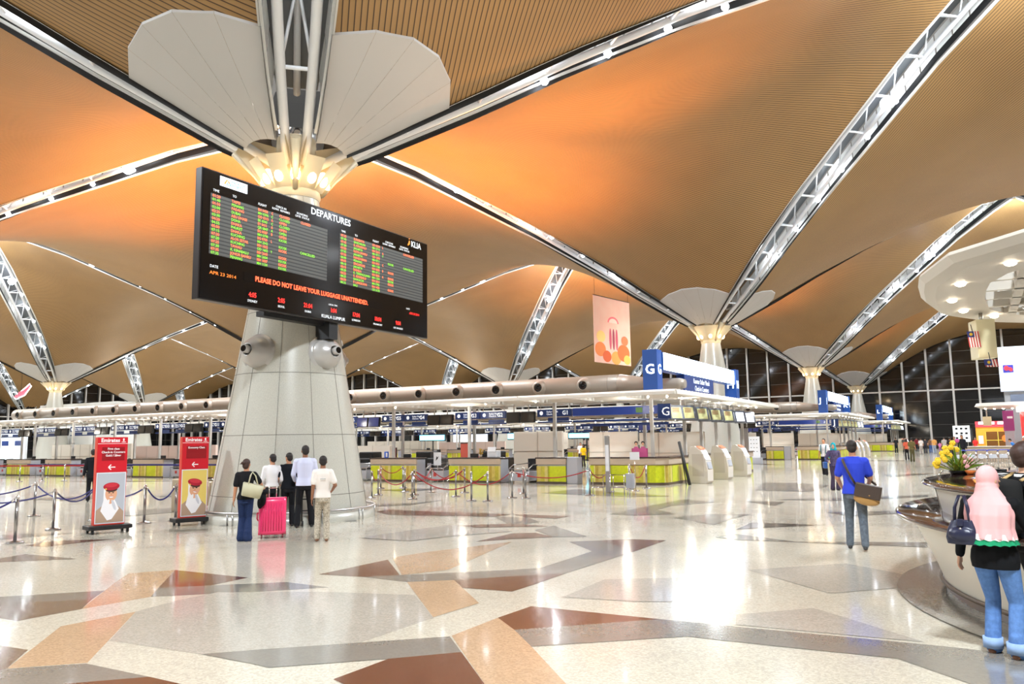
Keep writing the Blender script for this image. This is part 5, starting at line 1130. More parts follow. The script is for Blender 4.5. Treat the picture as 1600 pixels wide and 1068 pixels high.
bt_ = thing('luggage_trolley', 'dark luggage trolley in front of the pillar beside the group of travellers', 'trolley', (-13.25, 13.75, 0), rad(46)); trolley_meshes(bt_)
for ch in bt_.children:
    if ch.name.startswith(('frame', 'handle')): ch.data.materials[0] = M_dark

# pink suitcase
M_pink = mat('suitcase_pink', (232, 56, 110), .28, coat=.3)
t = thing('suitcase', 'bright pink ribbed hard-shell suitcase on four wheels beside the woman with a tote bag', 'suitcase', (-12.2, 11.52, 0), rad(47))
bm = NB(); w, d, h = .52, .30, .72
box(bm, (0, 0, .06+h/2), (w, d, h), bev=.07); obj('shell', bm, M_pink, t, True)
bm = NB()
for i in range(8): tube(bm, [(-w/2+.085+i*.05, -d/2-.002, .14), (-w/2+.085+i*.05, -d/2-.004, .06+h-.1)], .009, 6)
obj('rib', bm, mat('suitcase_rib', (214, 44, 96), .3), t)
bm = NB(); box(bm, (0, 0, .06+h/2), (w+.008, .018, h+.008), bev=.004); obj('zip_line', bm, mat('suitcase_rib', (214, 44, 96)), t)
for sx in (-1, 1):
    for sy in (-1, 1):
        bm = NB(); tube(bm, [(sx*.2-.012, sy*.1, .028), (sx*.2+.012, sy*.1, .028)], .028, 10); box(bm, (sx*.2, sy*.1, .055), (.03, .03, .04)); obj('wheel', bm, mat('wheel_red', (110, 24, 40), .5), t)
bm = NB()
for s in (-1, 1): tube(bm, [(s*.07, .1, .06+h-.01), (s*.07, .1, .96)], .010, 6)
obj('telescopic_tube', bm, M_chrome, t); bm = NB(); tube(bm, [(-.085, .1, .965), (.085, .1, .965)], .016, 8); obj('handle', bm, M_chrome, t)
bm = NB(); tube(bm, [(-.27, -.03, .5), (-.29, -.03, .47), (-.29, .03, .37), (-.27, .03, .33)], .014, 6); obj('side_handle', bm, M_pink, t)

# red and white hanging decoration far left, shop lights far behind
t = thing('hanging_model', 'small pink and white bird shaped decoration glowing below the roof at the far left', 'decoration', (-98.6, 53, 8.35)); bm = NB()
tube(bm, [(-1.3, 0, -.35), (0, 0, 0), (1.4, 0, .5)], [.1, .3, .12], 10); quad(bm, [(.2, 0, .1), (1.6, 0, 1.0), (1.9, 0, .9), (.9, 0, .1)]); obj('body', bm, mat('model_pink', (226, 90, 110), .4, emit=1.0), t)
bm = NB(); tube(bm, [(-1.4, 0, -.4), (-.4, 0, .1), (1.7, 0, 1.1), (2.1, 0, .85), (.8, 0, -.2), (-1.0, 0, -.6)], .07, 6, closed=True); obj('outline', bm, mat('model_white', (255, 245, 250), .4, emit=3), t); bm = NB(); tube(bm, [(0, 0, .2), (0, 0, 8)], .02, 4); obj('wire', bm, M_dark, t)
shops = [(-60, 92, 5.5, 2.6, (226, 240, 255), 2.2, 'bright white shop front beyond the far end of the J island'), (-48, 66.5, 3.0, .5, (120, 220, 255), 5, 'cyan glowing shop sign seen between the G canopy posts, nearest the pillar'), (-38, 66.8, 2.4, .5, (120, 220, 255), 5, 'cyan glowing shop sign seen above the G1 counter'), (-31, 66.9, 3.4, .4, (120, 220, 255), 5, 'cyan glowing shop sign seen above the women cut-out'), (-27.5, 66.2, 1.6, .4, (110, 255, 170), 3, 'green glowing sign strip beyond the corner counter'), (-53, 66, 1.4, 1.0, (150, 56, 44), .35, 'red lit shop display beyond the G2 counter'), (-64, 66, 1.8, 1.2, (230, 196, 90), 1.0, 'yellow lit poster beyond the G4 counter'), (-44, 66.4, .8, 1.4, (146, 58, 46), .35, 'narrow red lit display beyond the G3 sign')]
for x, y, w, h, c, e, l in shops:
    t = thing('shop_sign', l, 'lit sign', (x, y, 2.1 if h < 1 else 0.3)); bm = NB(); box(bm, (0, .16, -.95 if h < 1 else -.1), (.12, .08, 2.3 if h < 1 else .4)); obj('support', bm, M_dark, t); bm = NB(); box(bm, (0, 0, h/2), (w, .15, h)); obj('lit_panel', bm, mat('shop_lit_%d' % int(-x), c, .4, emit=e), t)
    bm = NB(); box(bm, (0, .1, h/2), (w+.2, .1, h+.2)); obj('backing', bm, M_dark, t)
t = thing('bright_kiosk_wall', 'blown-out white lit check-in cabin at the left edge behind the counters', 'lit wall', (-73.5, 37.5, 0)); bm = NB(); box(bm, (0, 0, 1.6), (10, .2, 3.2)); obj('lit_panel', bm, mat('cabin_lit', (226, 236, 244), .4, emit=.55), t)
bm = NB(); 
for i in range(5): box(bm, (-4+i*2, -.12, 2.3), (1.0, .03, .4))
obj('blue_label', bm, M_blue, t)
light('POINT', 'cabin_lamp', (-71, 35.5, 2.8), 160, (1, .98, .95), .3)

t = thing('parapet_block', 'low white rendered block standing below the far left pillar behind the duct', 'wall block', (-91, 56.5, 0)); bm = NB(); box(bm, (0, 0, 3.5), (15, 2.4, 7.0)); obj('wall_face', bm, mat('parapet_white', (214, 214, 210), .6), t)

# ================================================================ people
TS = bpy.data.scenes.new('build'); TV = TS.view_layers[0]
def blob(bm, voxel, smooth=4, fac=.5):
    me = bpy.data.meshes.new('b'); bm.to_mesh(me); bm.free(); o = bpy.data.objects.new('b', me); TS.collection.objects.link(o)
    r = o.modifiers.new('r', 'REMESH'); r.mode = 'VOXEL'; r.voxel_size = voxel; r.use_smooth_shade = True
    if smooth: sm = o.modifiers.new('s', 'SMOOTH'); sm.factor = fac; sm.iterations = smooth
    TV.update(); dg = TV.depsgraph; dg.update()
    out = bpy.data.meshes.new_from_object(o.evaluated_get(dg)); bpy.data.objects.remove(o); bpy.data.meshes.remove(me)
    return out
def mobj(name, me, m, parent=None):
    me.materials.clear(); me.materials.append(m); me.name = name; me.polygons.foreach_set('use_smooth', [True]*len(me.polygons))
    o = bpy.data.objects.new(name, me); COL.objects.link(o)
    if parent is not None: o.parent = parent
    return o
def caps(bm, a, b, ra, rb, k=12):
    a = Vector(a); b = Vector(b); d = b-a
    if d.length < 1e-5: d = Vector((0, 0, 1e-4))
    n = d.normalized(); pts = []; rr = []
    for t in (-.92, -.6, 0): pts.append(a+n*ra*t); rr.append(ra*math.sqrt(max(0.02, 1-t*t)))
    for t in (0, .6, .92): pts.append(b+n*rb*t); rr.append(rb*math.sqrt(max(0.02, 1-t*t)))
    tube(bm, pts, rr, k)
def elli(bm, c, r, rot=None, u=16, v=10):
    M = Matrix.Translation(Vector(c))
    if rot is not None: M = M @ rot
    bmesh.ops.create_uvsphere(bm, u_segments=u, v_segments=v, radius=1, matrix=M @ Matrix.Diagonal((r[0], r[1], r[2], 1)))
def loft(bm, rings, k=20, cap=True):
    rows = []
    for x, y, z, rx, ry in rings: rows.append([bm.verts.new((x+rx*math.cos(2*PI*i/k), y+ry*math.sin(2*PI*i/k), z)) for i in range(k)])
    for A, B in zip(rows, rows[1:]):
        for i in range(k): bm.faces.new((A[i], A[(i+1) % k], B[(i+1) % k], B[i]))
    if cap: bm.faces.new(rows[0][::-1]); bm.faces.new(rows[-1])
def loftf(bm, rings, n, amp, k=64):
    rows = []
    for j, (x, y, z, rx, ry) in enumerate(rings):
        f = 1-j/(len(rings)-1); rows.append([bm.verts.new((x+rx*(1+amp*f*math.sin(n*2*PI*i/k+j*.2))*math.cos(2*PI*i/k), y+ry*(1+amp*f*math.sin(n*2*PI*i/k+j*.2))*math.sin(2*PI*i/k), z)) for i in range(k)])
    for A, B in zip(rows, rows[1:]):
        for i in range(k): bm.faces.new((A[i], A[(i+1) % k], B[(i+1) % k], B[i]))
    bm.faces.new(rows[0][::-1]); bm.faces.new(rows[-1])
def ik(a, c, l1, l2, pole):
    a = Vector(a); c = Vector(c); d = c-a; L_ = min(d.length, (l1+l2)*.998); n = d.normalized(); x = (l1*l1-l2*l2+L_*L_)/(2*L_); h = math.sqrt(max(0, l1*l1-x*x))
    p = Vector(pole); p = (p-n*p.dot(n)).normalized(); return a+n*x+p*h, a+n*L_
SK = {'tan': mat('skin_tan', (186, 132, 100), .5), 'fair': mat('skin_fair', (214, 166, 138), .5), 'brown': mat('skin_brown', (140, 94, 68), .5)}
def cloth(name, c, k=.0, sc=30): return mat('cloth_'+name, c, .85, spec=.2, noise=(sc, k) if k else None)
M_hair = mat('hair_dark', (30, 22, 20), .6); M_hairb = mat('hair_brown', (58, 36, 28), .6)
def person(label, loc, rz, h=1.7, voxel=.012, skin='tan', top=None, sleeve='short', bottom=None, hemr=.075, shoe=None, hair='short', hairm=None, pose=None, wid=.90, fem=False, group=None, hijab=None, trim=None, dr=.001, cat='person', topz=.84):
    p = dict(lf=(-.10, 0, .08), rf=(.10, 0, .08), lh=(-.27, .03, .80), rh=(.27, .03, .80), lean=0, hy=0, hp=0, lpole=(-.4, -1, 0), rpole=(.4, -1, 0)); p.update(pose or {})
    s = h/1.75; root = thing('person', label, cat, loc, rz, group)
    V = lambda q: Vector(q)*s
    hip = Vector((0, 0, .92)); RL = Matrix.Rotation(-p['lean'], 3, 'X')
    def up(q): return hip+RL @ (Vector(q)-hip)
    lw = voxel*s if False else voxel
    # skeleton
    J = {}
    for sd, sg in (('l', -1), ('r', 1)):
        hp_ = Vector((sg*.092*wid, 0, .90)); an = Vector(p[sd+'f']); kn, an = ik(hp_, an, .43, .42, (0, 1, 0))
        sh = up((sg*.185*wid, 0, 1.405)); wr = Vector(p[sd+'h']); el, wr = ik(sh, wr, .29, .255, p[sd+'pole'])
        J[sd] = (hp_, kn, an, sh, el, wr)
    HC = up((0, .015, 1.57)); HR = (RL @ Matrix.Rotation(p['hy'], 3, 'Z') @ Matrix.Rotation(-p['hp'], 3, 'X')).to_4x4()
    def hd(q): return HC+(HR.to_3x3() @ (Vector(q)))
    def torso(bm, g, z0=.86, z1=1.50, flare=0):
        w = wid; rs = [(.80, .150, .115), (.88, .168, .118), (.96, .165, .115), (1.05, .148 if not fem else .135, .102), (1.16, .155 if not fem else .145, .106), (1.28, .175 if not fem else .162, .118 if not fem else .125), (1.37, .185 if not fem else .168, .115), (1.43, .15, .09), (1.48, .085, .072)]
        prev = None; out = []
        for z, rx, ry in rs:
            if z < z0-.001 or z > z1+.001: continue
            c = up((0, 0, z)) if z > .92 else Vector((0, 0, z)); fl = flare*max(0, (1.05-z)/.2) if flare else 0
            out.append((c.x, c.y, c.z, (rx*w+g+fl), (ry*w+g+fl*.6)))
        loft(bm, [(a*s, b*s, c*s, d*s, e*s) for a, b, c, d, e in out])
        for sd in 'lr': caps(bm, up((0, 0, 1.40))*s, J[sd][3]*s-Vector((0, 0, .01))*s, (.065+g*.8)*s, (.055+g)*s)
    # body: one skin
    bm = NB(); torso(bm, 0)
    caps(bm, up((0, 0, 1.44))*s, up((0, .008, 1.56))*s, .058*s, .054*s)
    elli(bm, hd((0, .0, .065))*s, (.074*s, .092*s, .100*s), HR); elli(bm, hd((0, .030, .0))*s, (.054*s, .062*s, .062*s), HR)
    caps(bm, hd((0, .088, .065))*s, hd((0, .108, .035))*s, .009*s, .013*s, 8)
    elli(bm, hd((0, .08, -.005))*s, (.026*s, .016*s, .012*s), HR)
    for sg in (-1, 1): elli(bm, hd((sg*.076, -.002, .045))*s, (.012*s, .022*s, .032*s), HR)
    for sd, sg in (('l', -1), ('r', 1)):
        hp_, kn, an, sh, el, wr = J[sd]
        caps(bm, hp_*s, kn*s, .082*s*wid, .054*s); caps(bm, kn*s, (kn.lerp(an, .35)+Vector((0, -.015, 0)))*s, .053*s, .052*s); caps(bm, kn.lerp(an, .35)*s, an*s, .05*s, .036*s)
        caps(bm, an*s, (an+Vector((0, .0, -.03)))*s, .036*s, .034*s); caps(bm, (an+Vector((0, -.03, -.045)))*s, (an+Vector((0, .13, -.05)))*s, .030*s, .026*s)
        caps(bm, sh*s, el*s, .052*s, .042*s); caps(bm, el*s, wr*s, .041*s, .027*s)
        # hand
        d = (wr-el).normalized(); side = Vector((0, 1, 0)); side = (side-d*side.dot(d)).normalized(); palm = wr+d*.075; nn = d.cross(side)
        for o_ in (-.024, -.008, .008, .024): caps(bm, (wr+side*o_*.7)*s, (palm+side*o_)*s, .016*s, .013*s, 8)
        for o_, l_ in ((-.027, .058), (-.009, .072), (.009, .078), (.027, .068)):
            k1 = palm+side*o_*1.15+d*l_*.5+nn*(-sg)*.008; k2 = palm+side*o_*1.2+d*l_*.88+nn*(-sg)*.028
            caps(bm, (palm+side*o_)*s, k1*s, .0095*s, .0088*s, 8); caps(bm, k1*s, k2*s, .0088*s, .0078*s, 8)
        t0 = wr+d*.02+side*.022; t1 = t0+d*.035+side*.028; caps(bm, t0*s, t1*s, .0125*s, .010*s, 8); caps(bm, t1*s, (t1+d*.03+side*.004)*s, .010*s, .0085*s, 8)
    mobj('body', blob(bm, voxel*.75 if voxel < .012 else voxel, 3, .4), SK[skin], root)
    # trousers
    bm = NB(); loft(bm, [(0, 0, .80*s, (.155*wid+.006)*s, .118*s), (0, 0, .90*s, (.17*wid+.006)*s, .120*s), (0, 0, .99*s, (.150*wid+.0)*s, .098*s)])
    for sd in 'lr':
        hp_, kn, an, sh, el, wr = J[sd]
        caps(bm, (hp_+Vector((0, 0, -.02)))*s, kn*s, (.092*wid+.008)*s, .068*s); caps(bm, kn*s, (an+Vector((0, -.005, .0 if hemr < .1 else .0)))*s, .068*s, hemr*s*.82)
        if hemr > .08: caps(bm, (an+Vector((0, .0, .10)))*s, (an+Vector((0, .02, -.015)))*s, hemr*.72*s, hemr*.9*s)
    mobj('trousers', blob(bm, voxel, 3), bottom or cloth('black', (24, 24, 28)), root)
    # top
    bm = NB(); torso(bm, .016, topz, 1.50, .02)
    for sd in 'lr':
        hp_, kn, an, sh, el, wr = J[sd]
        if sleeve == 'short': caps(bm, sh*s, sh.lerp(el, .72)*s, .066*s, .068*s)
        else: caps(bm, sh*s, el*s, .066*s, .056*s); caps(bm, el*s, el.lerp(wr, .92)*s, .056*s, .043*s)
    mobj('shirt', blob(bm, voxel, 3), top or cloth('white', (232, 232, 238)), root)
    # shoes
    for sd in 'lr':
        an = J[sd][2]; bm = NB(); b0 = an+Vector((0, -.035, -.05)); b1 = an+Vector((0, .15, -.055))
        caps(bm, b0*s, an.lerp(b1, .5)*s-Vector((0, 0, .02))*s, .036*s, .038*s); caps(bm, (b0+Vector((0, .05, .0)))*s, b1*s, .036*s, .028*s)
        for v in bm.verts:
            if v.co.z < (an.z-.078)*s: v.co.z = (an.z-.078)*s
        mobj('shoe', blob(bm, voxel*.8, 1), shoe or mat('shoe_black', (22, 20, 20), .5), root)
    # face details
    for sg in (-1, 1):
        bm = NB(); elli(bm, hd((sg*.030, .086, .075))*s, (.012*s, .007*s, .007*s), HR, 8, 6); obj('eye', bm, M_txtd, root, True)
    bm = NB(); elli(bm, hd((0, .094, -.008))*s, (.022*s, .006*s, .006*s), HR, 8, 6); obj('mouth', bm, mat('lip', (150, 70, 64), .5), root, True)
    if hijab is None:
        bm = NB(); elli(bm, hd((0, -.016, .090))*s, (.083*s, .092*s, .090*s), HR); elli(bm, hd((0, -.045, .045))*s, (.076*s, .062*s, .080*s), HR)
        if hair == 'quiff': elli(bm, hd((0, .03, .155))*s, (.06*s, .06*s, .03*s), HR)
        if hair == 'bun': elli(bm, hd((-.03, -.135, .085))*s, (.038*s, .038*s, .036*s), HR); elli(bm, hd((0, -.05, .02))*s, (.07*s, .06*s, .07*s), HR); caps(bm, hd((-.03, -.14, .09))*s, hd((-.085, -.16, .06))*s, .02*s, .008*s)
        if hair == 'long': elli(bm, hd((0, -.055, -.03))*s, (.085*s, .05*s, .13*s), HR)
        mobj('hair', blob(bm, voxel*.8, 2), hairm or M_hair, root)
    else:
        bm = NB(); elli(bm, hd((0, -.018, .075))*s, (.092*s, .104*s, .118*s), HR); elli(bm, hd((0, -.03, -.03))*s, (.098*s, .098*s, .12*s), HR)
        # drape over the shoulders
        c = up((0, -.02, 1.42)); 
        elli(bm, hd((0, -.035, -.07))*s, (.115*s, .10*s, .12*s), HR)
        loftf(bm, [(c.x*s, (c.y-.035)*s, (c.z-.24-dr)*s, (.185+dr*.2)*s*wid, (.165+dr*.2)*s), (c.x*s, (c.y-.035)*s, (c.z-.24)*s, .19*s*wid, .165*s), (c.x*s, (c.y-.03)*s, (c.z-.12)*s, .20*s*wid, .155*s), (c.x*s, (c.y-.02)*s, (c.z-.02)*s, .195*s*wid, .125*s), (c.x*s, (c.y-.01)*s, (c.z+.05)*s, .13*s*wid, .105*s), (c.x*s, c.y*s, (c.z+.12)*s, .09*s, .09*s)], 11, .045)
        me = blob(bm, voxel, 3); o_ = mobj('headscarf', me, hijab, root)
        if trim:
            for q, (dz, g_, m_) in enumerate(((-.245-dr, .022, trim[0]), (-.29-dr, .034, trim[1]))):
                bm = NB(); rows = []; k = 90
                for i in range(k):
                    t = 2*PI*i/k; wv = .010*math.sin(t*17)
                    a_ = (c.x+(.185*wid+g_*.3)*math.cos(t), c.y-.035+(.165+g_*.3)*math.sin(t), c.z+dz+.055); b_ = (c.x+(.185*wid+g_+wv)*math.cos(t), c.y-.035+(.165+g_+wv)*math.sin(t), c.z+dz-.0+.006*math.cos(t*17))
                    rows.append((bm.verts.new(Vector(a_)*s), bm.verts.new(Vector(b_)*s)))
                for i in range(k): bm.faces.new((rows[i][0], rows[(i+1) % k][0], rows[(i+1) % k][1], rows[i][1]))
                obj('scarf_hem', bm, m_, root, True)
    root['_s'] = s
    return root
def W(root, q):
    rz = root.rotation_euler.z; x, y, z = q; s = root['_s']; return (root.location.x+(x*math.cos(rz)-y*math.sin(rz))*s, root.location.y+(x*math.sin(rz)+y*math.cos(rz))*s, z*s)
c_ = cloth
# --- group at the pillar
g1 = person('woman in black T-shirt and flared dark jeans holding the pink suitcase handle', (-12.24, 10.87, 0), rad(46), 1.56, .010, 'tan', c_('black_tee', (26, 26, 30)), 'short', c_('dark_jeans', (34, 48, 84), .12, 60), .115, hair='bun', hairm=M_hairb, pose=dict(lh=(-.25, .02, .80), rh=(.40, .30, 1.0), lf=(-.07, .02, .08), rf=(.06, -.06, .08), hy=-.35), fem=True)
t = thing('tote_bag', 'cream leather tote bag hanging from the shoulder of the woman in black T-shirt', 'bag', W(g1, (.10, -.20, .93)), rad(46+8))
M_tote = mat('tote_cream', (196, 190, 160), .5)
bm = NB(); A = [(-.17, -.05, 0), (.17, -.05, 0), (.17, .05, 0), (-.17, .05, 0)]; B = [(-.20, -.03, .26), (.20, -.03, .26), (.20, .03, .26), (-.20, .03, .26)]
va = [bm.verts.new(p) for p in A]; vb = [bm.verts.new(p) for p in B]; bm.faces.new(va[::-1]); bm.faces.new(vb)
for i in range(4): bm.faces.new((va[i], va[(i+1) % 4], vb[(i+1) % 4], vb[i]))
bmesh.ops.bevel(bm, geom=list(bm.edges), offset=.012, segments=2, affect='EDGES'); bmesh.ops.rotate(bm, verts=bm.verts, cent=(0, 0, 0), matrix=Matrix.Rotation(rad(14), 3, 'Y')); obj('bag_body', bm, M_tote, t, True)
for yy in (-.03, .03):
    bm = NB(); tube(bm, [(-.04, yy, .25), (0.0, yy, .42), (.04, yy+.09, .47), (.09, yy, .40), (.13, yy, .24)], .010, 6); obj('strap', bm, M_tote, t)
t = thing('folded_jacket', 'black jacket draped over the forearm of the woman with the suitcase', 'jacket', W(g1, (.33, .26, .72))); bm = NB(); elli(bm, (0, 0, .14), (.09, .07, .17)); elli(bm, (.02, .02, .26), (.1, .09, .06)); elli(bm, (-.03, -.02, .05), (.06, .05, .12)); mobj('fabric', blob(bm, .012, 3), c_('black_jacket', (20, 20, 24)), t)
g2 = person('woman with short dark hair in a white long-sleeved shirt tucked into black trousers', (-13.78, 12.98, 0), rad(48), 1.62, .012, 'tan', c_('white_shirt', (232, 230, 232)), 'long', c_('black', (24, 24, 28)), .08, pose=dict(lh=(-.16, .22, 1.02), rh=(.16, .22, 1.02), hy=.5), fem=True, topz=.95)
g3 = person('person in a black shirt between the white shirted woman and the tall man', (-13.55, 13.25, 0), rad(48), 1.64, .012, 'tan', c_('black_shirt', (22, 24, 30)), 'short', c_('black', (24, 24, 28)), .08, pose=dict(lh=(-.2, .2, 1.0), rh=(.2, .2, 1.0), hy=.6))
g4 = person('tall man in a pale blue-white loose shirt and black trousers, hands forward', (-13.02, 13.22, 0), rad(46), 1.80, .011, 'brown', c_('pale_blue_shirt', (210, 214, 240)), 'long', c_('black', (24, 24, 28)), .08, pose=dict(lf=(-.15, -.06, .08), rf=(.16, .06, .08), lh=(-.2, .25, .98), rh=(.2, .25, .98), hy=.2), wid=.96)
g5 = person('boy in a white T-shirt, pale patterned trousers and sandals, beside the tall man', (-10.83, 11.47, 0), rad(44), 1.60, .010, 'brown', c_('white_tee', (236, 228, 222)), 'short', c_('pattern', (176, 166, 150), .35, 40), .075, shoe=mat('sandal', (120, 80, 56), .6), pose=dict(lf=(-.10, .04, .08), rf=(.09, -.02, .08), lh=(-.22, -.02, .80), rh=(.20, .20, 1.02)), wid=.84)
bm = NB(); box(bm, (0, -.135, 1.27*g5['_s']+.0), (.10, .004, .012)); obj('shirt_print', bm, mat('print_grey', (150, 150, 150), .6), g5)
# --- man in blue
g6 = person('man walking away in a bright blue polo shirt and grey jeans with cross-body bag', (-1.8, 14.2, 0), rad(6), 1.76, .009, 'tan', c_('blue_polo', (52, 72, 200)), 'short', c_('grey_jeans', (92, 100, 110), .18, 25), .072, shoe=mat('shoe_dark', (44, 44, 46), .5), hairm=mat('hair_blackbrown', (36, 26, 22), .6), pose=dict(lf=(-.12, .10, .08), rf=(.11, -.20, .10), lh=(-.20, .26, .98), rh=(.20, .26, .98), lpole=(-.5, -1, .0), rpole=(.5, -1, 0)), wid=.96)
t = thing('messenger_bag', 'dark brown messenger bag with tan bottom worn by the man in blue', 'bag', W(g6, (.16, -.20, .74)), rad(6-4))
bm = NB(); prof = [(-.19, 0), (-.15, -.06), (0, -.09), (.15, -.06), (.19, 0)]
bm = NB(); elli(bm, (0, 0, .06), (.20, .055, .09)); box(bm, (0, 0, .13), (.36, .09, .1)); bmesh.ops.rotate(bm, verts=bm.verts, cent=(0, 0, 0), matrix=Matrix.Rotation(rad(12), 3, 'Y')); mobj('bag_body', blob(bm, .01, 2), mat('bag_tan', (168, 128, 72), .5), t)
bm = NB(); box(bm, (0, -.01, .20), (.39, .12, .22), bev=.015); bmesh.ops.rotate(bm, verts=bm.verts, cent=(0, 0, 0), matrix=Matrix.Rotation(rad(12), 3, 'Y')); obj('flap', bm, mat('bag_brown', (66, 52, 44), .5), t)
bm = NB(); elli(bm, (.06, -.075, .13), (.012, .006, .012)); obj('buckle', bm, mat('bag_tan', (168, 128, 72)), t, True)
bm = NB(); sp = [(-.20, .02, .30), (-.24, .02, .48), (-.31, .05, .68), (-.27, .16, .72)]; tube(bm, [(-.14, .03, .30), (-.20, .0, .42), (-.27, .015, .58), (-.32, .08, .70), (-.30, .2, .715), (-.2, .33, .60), (0.0, .38, .4), (.15, .24, .28)], .02, 8, flat=.3, up=(1, 0, 0)); obj('strap', bm, mat('bag_brown', (66, 52, 44)), t)
# --- approaching pair
g7 = person('man in a white short-sleeved shirt and black trousers walking towards the viewer', (-6.46, 41.15, 0), rad(172), 1.76, .018, 'tan', c_('white_shirt', (232, 230, 232)), 'short', c_('black', (24, 24, 28)), .085, pose=dict(lf=(-.1, .12, .08), rf=(.1, -.12, .09)))
bm = NB()
for sg in (-1, 1): tube(bm, [(sg*.11, .13, 1.02), (sg*.12, .15, 1.25), (sg*.13, .10, 1.43), (sg*.13, -.05, 1.46)], .022, 6)
obj('backpack_strap', bm, c_('teal_strap', (40, 90, 100)), g7)
bm = NB(); box(bm, (0, -.2, 1.2), (.32, .18, .42), bev=.05); obj('backpack', bm, c_('black_jacket', (20, 20, 24)), g7)
bm = NB(); tube(bm, [(-.06, .10, 1.42), (0, .165, 1.18), (.06, .10, 1.42)], .006, 6); box(bm, (0, .165, 1.13), (.07, .01, .09)); obj('lanyard', bm, M_paper, g7)
g8 = person('woman in a turquoise headscarf and dark purple blouse partly behind the man in blue', (-4.35, 29.6, 0), rad(200), 1.62, .015, 'fair', c_('purple_blouse', (84, 76, 110), .3, 30), 'long', c_('purple_skirt', (70, 60, 84), .2, 30), .1, hijab=c_('turquoise', (28, 160, 176)), pose=dict(rh=(.24, .2, 1.05), hy=-.4), fem=True)
t = thing('handbag', 'blue handbag carried by the woman in the turquoise headscarf', 'bag', W(g8, (.34, .1, .80)), rad(200)); bm = NB(); box(bm, (0, 0, .12), (.12, .3, .22), bev=.03); obj('bag_body', bm, mat('bag_blue', (30, 80, 150), .5), t); bm = NB(); tube(bm, [(0, -.1, .22), (0, -.05, .36), (0, .05, .36), (0, .1, .22)], .008, 6); obj('handle', bm, MATS['bag_blue'], t)
# --- woman in pink headscarf and her companion
M_denim = c_('light_denim', (92, 128, 184), .12, 30)
g9 = person('woman in a pink headscarf with green frilled hem, black top and light blue jeans', (.05, 7.92, 0), rad(-22), 1.54, .007, 'fair', c_('black_top', (16, 17, 20)), 'long', M_denim, .088, shoe=mat('sandal', (190, 150, 124), .6), hijab=c_('pink', (236, 178, 178)), trim=(c_('scarf_white', (226, 226, 220)), c_('scarf_green', (30, 140, 96))), dr=.10, pose=dict(lh=(-.36, .06, .80), rh=(.22, .34, 1.1), lf=(-.10, .05, .08), rf=(.14, -.04, .08), lpole=(-1, -.5, 0), hy=-.5), wid=1.08, fem=True, topz=.78)
for sd, x, y in (('l', -.10, .05), ('r', .14, -.04)):
    bm = NB(); tube(bm, [(x*g9['_s'], y*g9['_s'], .045), (x*g9['_s'], y*g9['_s'], .13)], [.076, .076], 24); obj('rolled_cuff', bm, c_('cuff_denim', (150, 176, 214), .05, 30), g9)
t = thing('handbag', 'navy leather handbag hanging on the left shoulder of the woman in pink headscarf', 'bag', W(g9, (-.185, -.20, 1.02)), rad(-22+6)); M_nav = mat('navy_leather', (30, 34, 60), .35)
bm = NB(); loft(bm, [(0, 0, 0, .125, .05), (0, 0, .05, .135, .06), (0, 0, .12, .12, .05), (0, 0, .20, .08, .03)]); elli(bm, (0, -.02, .08), (.11, .06, .07)); mobj('bag_body', blob(bm, .006, 3), M_nav, t)
bm = NB()
for yy in (-.015, .02): tube(bm, [(-.06, yy, .17), (-.05, yy, .30), (-.02, yy+.03, .40), (.02, yy+.03, .40), (.05, yy, .30), (.06, yy, .17)], .009, 8)
obj('handle', bm, M_nav, t); bm = NB(); elli(bm, (0, -.058, .13), (.012, .006, .012)); obj('clasp', bm, M_chrome, t, True); bm = NB(); box(bm, (0, -.05, .18), (.05, .02, .06), bev=.008); obj('tab', bm, M_nav, t)
g10 = person('man with short undercut hair, white collar and black jacket cut by the right edge', (.34, 8.35, 0), rad(-50), 1.74, .008, 'fair', c_('black_jacket', (20, 20, 24)), 'long', c_('dark_trousers', (30, 28, 26)), .08, hair='quiff', hairm=M_hairb, pose=dict(hp=-.35, lh=(-.2, .3, 1.0), rh=(.2, .3, 1.0)))
bm = NB(); tube(bm, [(.075*math.cos(a*PI/8), .070*math.sin(a*PI/8)+.0, 1.455+.012*math.sin(a*PI/8)) for a in range(16)], .024, 8, closed=True); obj('collar', bm, M_wp, g10)
t = thing('backpack', 'black backpack with tan shoulder strap on the man at the right edge', 'backpack', W(g10, (0, -.24, 1.0)), rad(-62)); bm = NB(); box(bm, (0, 0, .2), (.32, .2, .46), bev=.06); obj('bag_body', bm, c_('backpack_black', (34, 34, 34)), t, True)
bm = NB()
tube(bm, [(-.13, .08, .42), (-.15, .18, .47), (-.145, .30, .44), (-.15, .38, .3), (-.16, .37, .1), (-.15, .2, -.04), (-.13, .08, -.02)], .034, 8, flat=.25, up=(1, 0, 0)); tube(bm, [(.13, .08, .42), (.15, .18, .47), (.145, .30, .44), (.15, .38, .3), (.16, .37, .1), (.15, .2, -.04)], .034, 8, flat=.25, up=(1, 0, 0)); obj('strap', bm, mat('strap_tan', (196, 166, 112), .6), t)
# --- security guard behind the adverts
person('guard in black with a yellow reflective belt standing behind the three-line red board', (-26.2, 16.6, 0), rad(60), 1.77, .016, 'tan', c_('black_shirt', (22, 24, 30)), 'long', c_('black', (24, 24, 28)), .08)
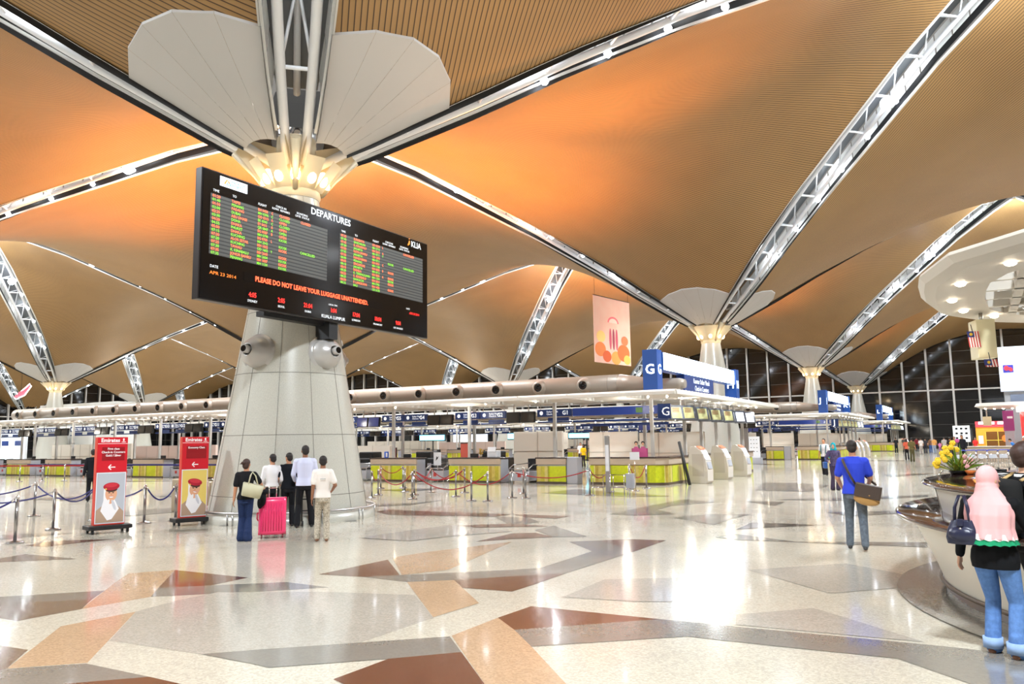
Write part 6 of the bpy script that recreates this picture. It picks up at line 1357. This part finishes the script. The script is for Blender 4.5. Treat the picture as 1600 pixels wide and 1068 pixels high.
# --- far crowd
def crowd(label, x, y, rz, h, top, bottom, **k): return person(label, (x, y, 0), rad(rz), h, .030, k.pop('skin', 'tan'), c_('crowd_t_%d_%d_%d' % top, top), k.pop('sleeve', 'short'), c_('crowd_b_%d_%d_%d' % bottom, bottom), .09, **k)
crowd('man in dark clothes and white shoes at the left of the distant crowd', -7.6, 94.9, 0, 1.70, (40, 40, 42), (30, 32, 40), shoe=M_wp)
crowd('person in grey just behind the man with white shoes in the distant crowd', -7.3, 101.5, 0, 1.72, (84, 82, 80), (40, 40, 44))
crowd('woman in an orange vest and black trousers in the distant crowd', -4.8, 68.9, 10, 1.62, (226, 110, 84), (24, 22, 26), fem=True, hair='long')
crowd('person in khaki uniform walking next to the woman in orange', -4.12, 63.8, 0, 1.70, (108, 98, 62), (84, 80, 54))
crowd('person in white standing in the distant crowd right of the khaki uniform', -5.0, 90.8, 20, 1.62, (214, 206, 202), (170, 160, 156))
crowd('person in a dark top beside the one in white in the distant crowd', -4.77, 94.0, 0, 1.62, (54, 50, 54), (34, 34, 44))
crowd('person in blue jeans with a brown top in the distant crowd', -4.45, 97.5, 0, 1.6, (112, 84, 66), (56, 84, 140))
crowd('person in an ochre shirt and pale jeans in the distant crowd', -3.93, 93.8, 10, 1.66, (204, 150, 84), (140, 150, 170))
crowd('child in pink near the ochre shirt in the distant crowd', -3.55, 97.0, 30, 1.18, (214, 120, 180), (150, 100, 140))
crowd('person in black behind the left end of the luggage trolleys', -2.0, 74.7, -20, 1.70, (34, 34, 36), (34, 34, 40))
crowd('person in a grey shirt with dark hair behind the luggage trolleys', -1.6, 72.0, 170, 1.74, (120, 112, 100), (60, 58, 60))
crowd('tall man in a black jacket standing behind the luggage trolleys', -.94, 62.0, 160, 1.86, (30, 30, 36), (26, 26, 30), sleeve='long')
crowd('person in a red shirt behind the beige booth counter', -.2, 80.5, 150, 1.64, (222, 56, 52), (40, 40, 40))
crowd('man in a bright blue shirt bending beside the last luggage trolley', 2.1, 60.5, 90, 1.66, (66, 130, 210), (40, 40, 50), pose=dict(lean=.5))
crowd('person in a dark green coat far behind the man in blue', -13.2, 112, 0, 1.72, (44, 54, 46), (30, 34, 30), sleeve='long')
crowd('person in a tan jacket and white cap at the far right edge', 2.45, 58.5, 180, 1.72, (190, 170, 130), (60, 60, 60), hairm=M_wp, sleeve='long')
crowd('woman in a yellow dress behind the gap right of the short counter', -24.0, 51.3, 180, 1.58, (238, 190, 30), (40, 34, 34), fem=True, hijab=c_('scarf_black', (24, 24, 26)))
crowd('man in a white shirt behind the woman in yellow', -26.2, 55.5, 180, 1.72, (236, 236, 236), (40, 40, 44))
crowd('person in a teal shirt between the posts near the corner counter', -21.4, 52.3, 160, 1.66, (24, 132, 128), (30, 60, 64), fem=True)
crowd('person in purple beyond the gap left of the woman in yellow', -26.4, 52.5, 180, 1.62, (110, 60, 130), (40, 40, 50))
crowd('person in a grey shirt in the crowd left of the black jacketed man', -2.7, 84.0, 0, 1.7, (150, 144, 140), (50, 50, 60))
crowd('person in a maroon top standing deep in the distant crowd', -6.3, 106.0, 0, 1.66, (120, 40, 50), (40, 40, 50))
bpy.data.scenes.remove(TS)
for o in bpy.data.objects:
    for kx in ('_s', '_body'):
        if kx in o: del o[kx]
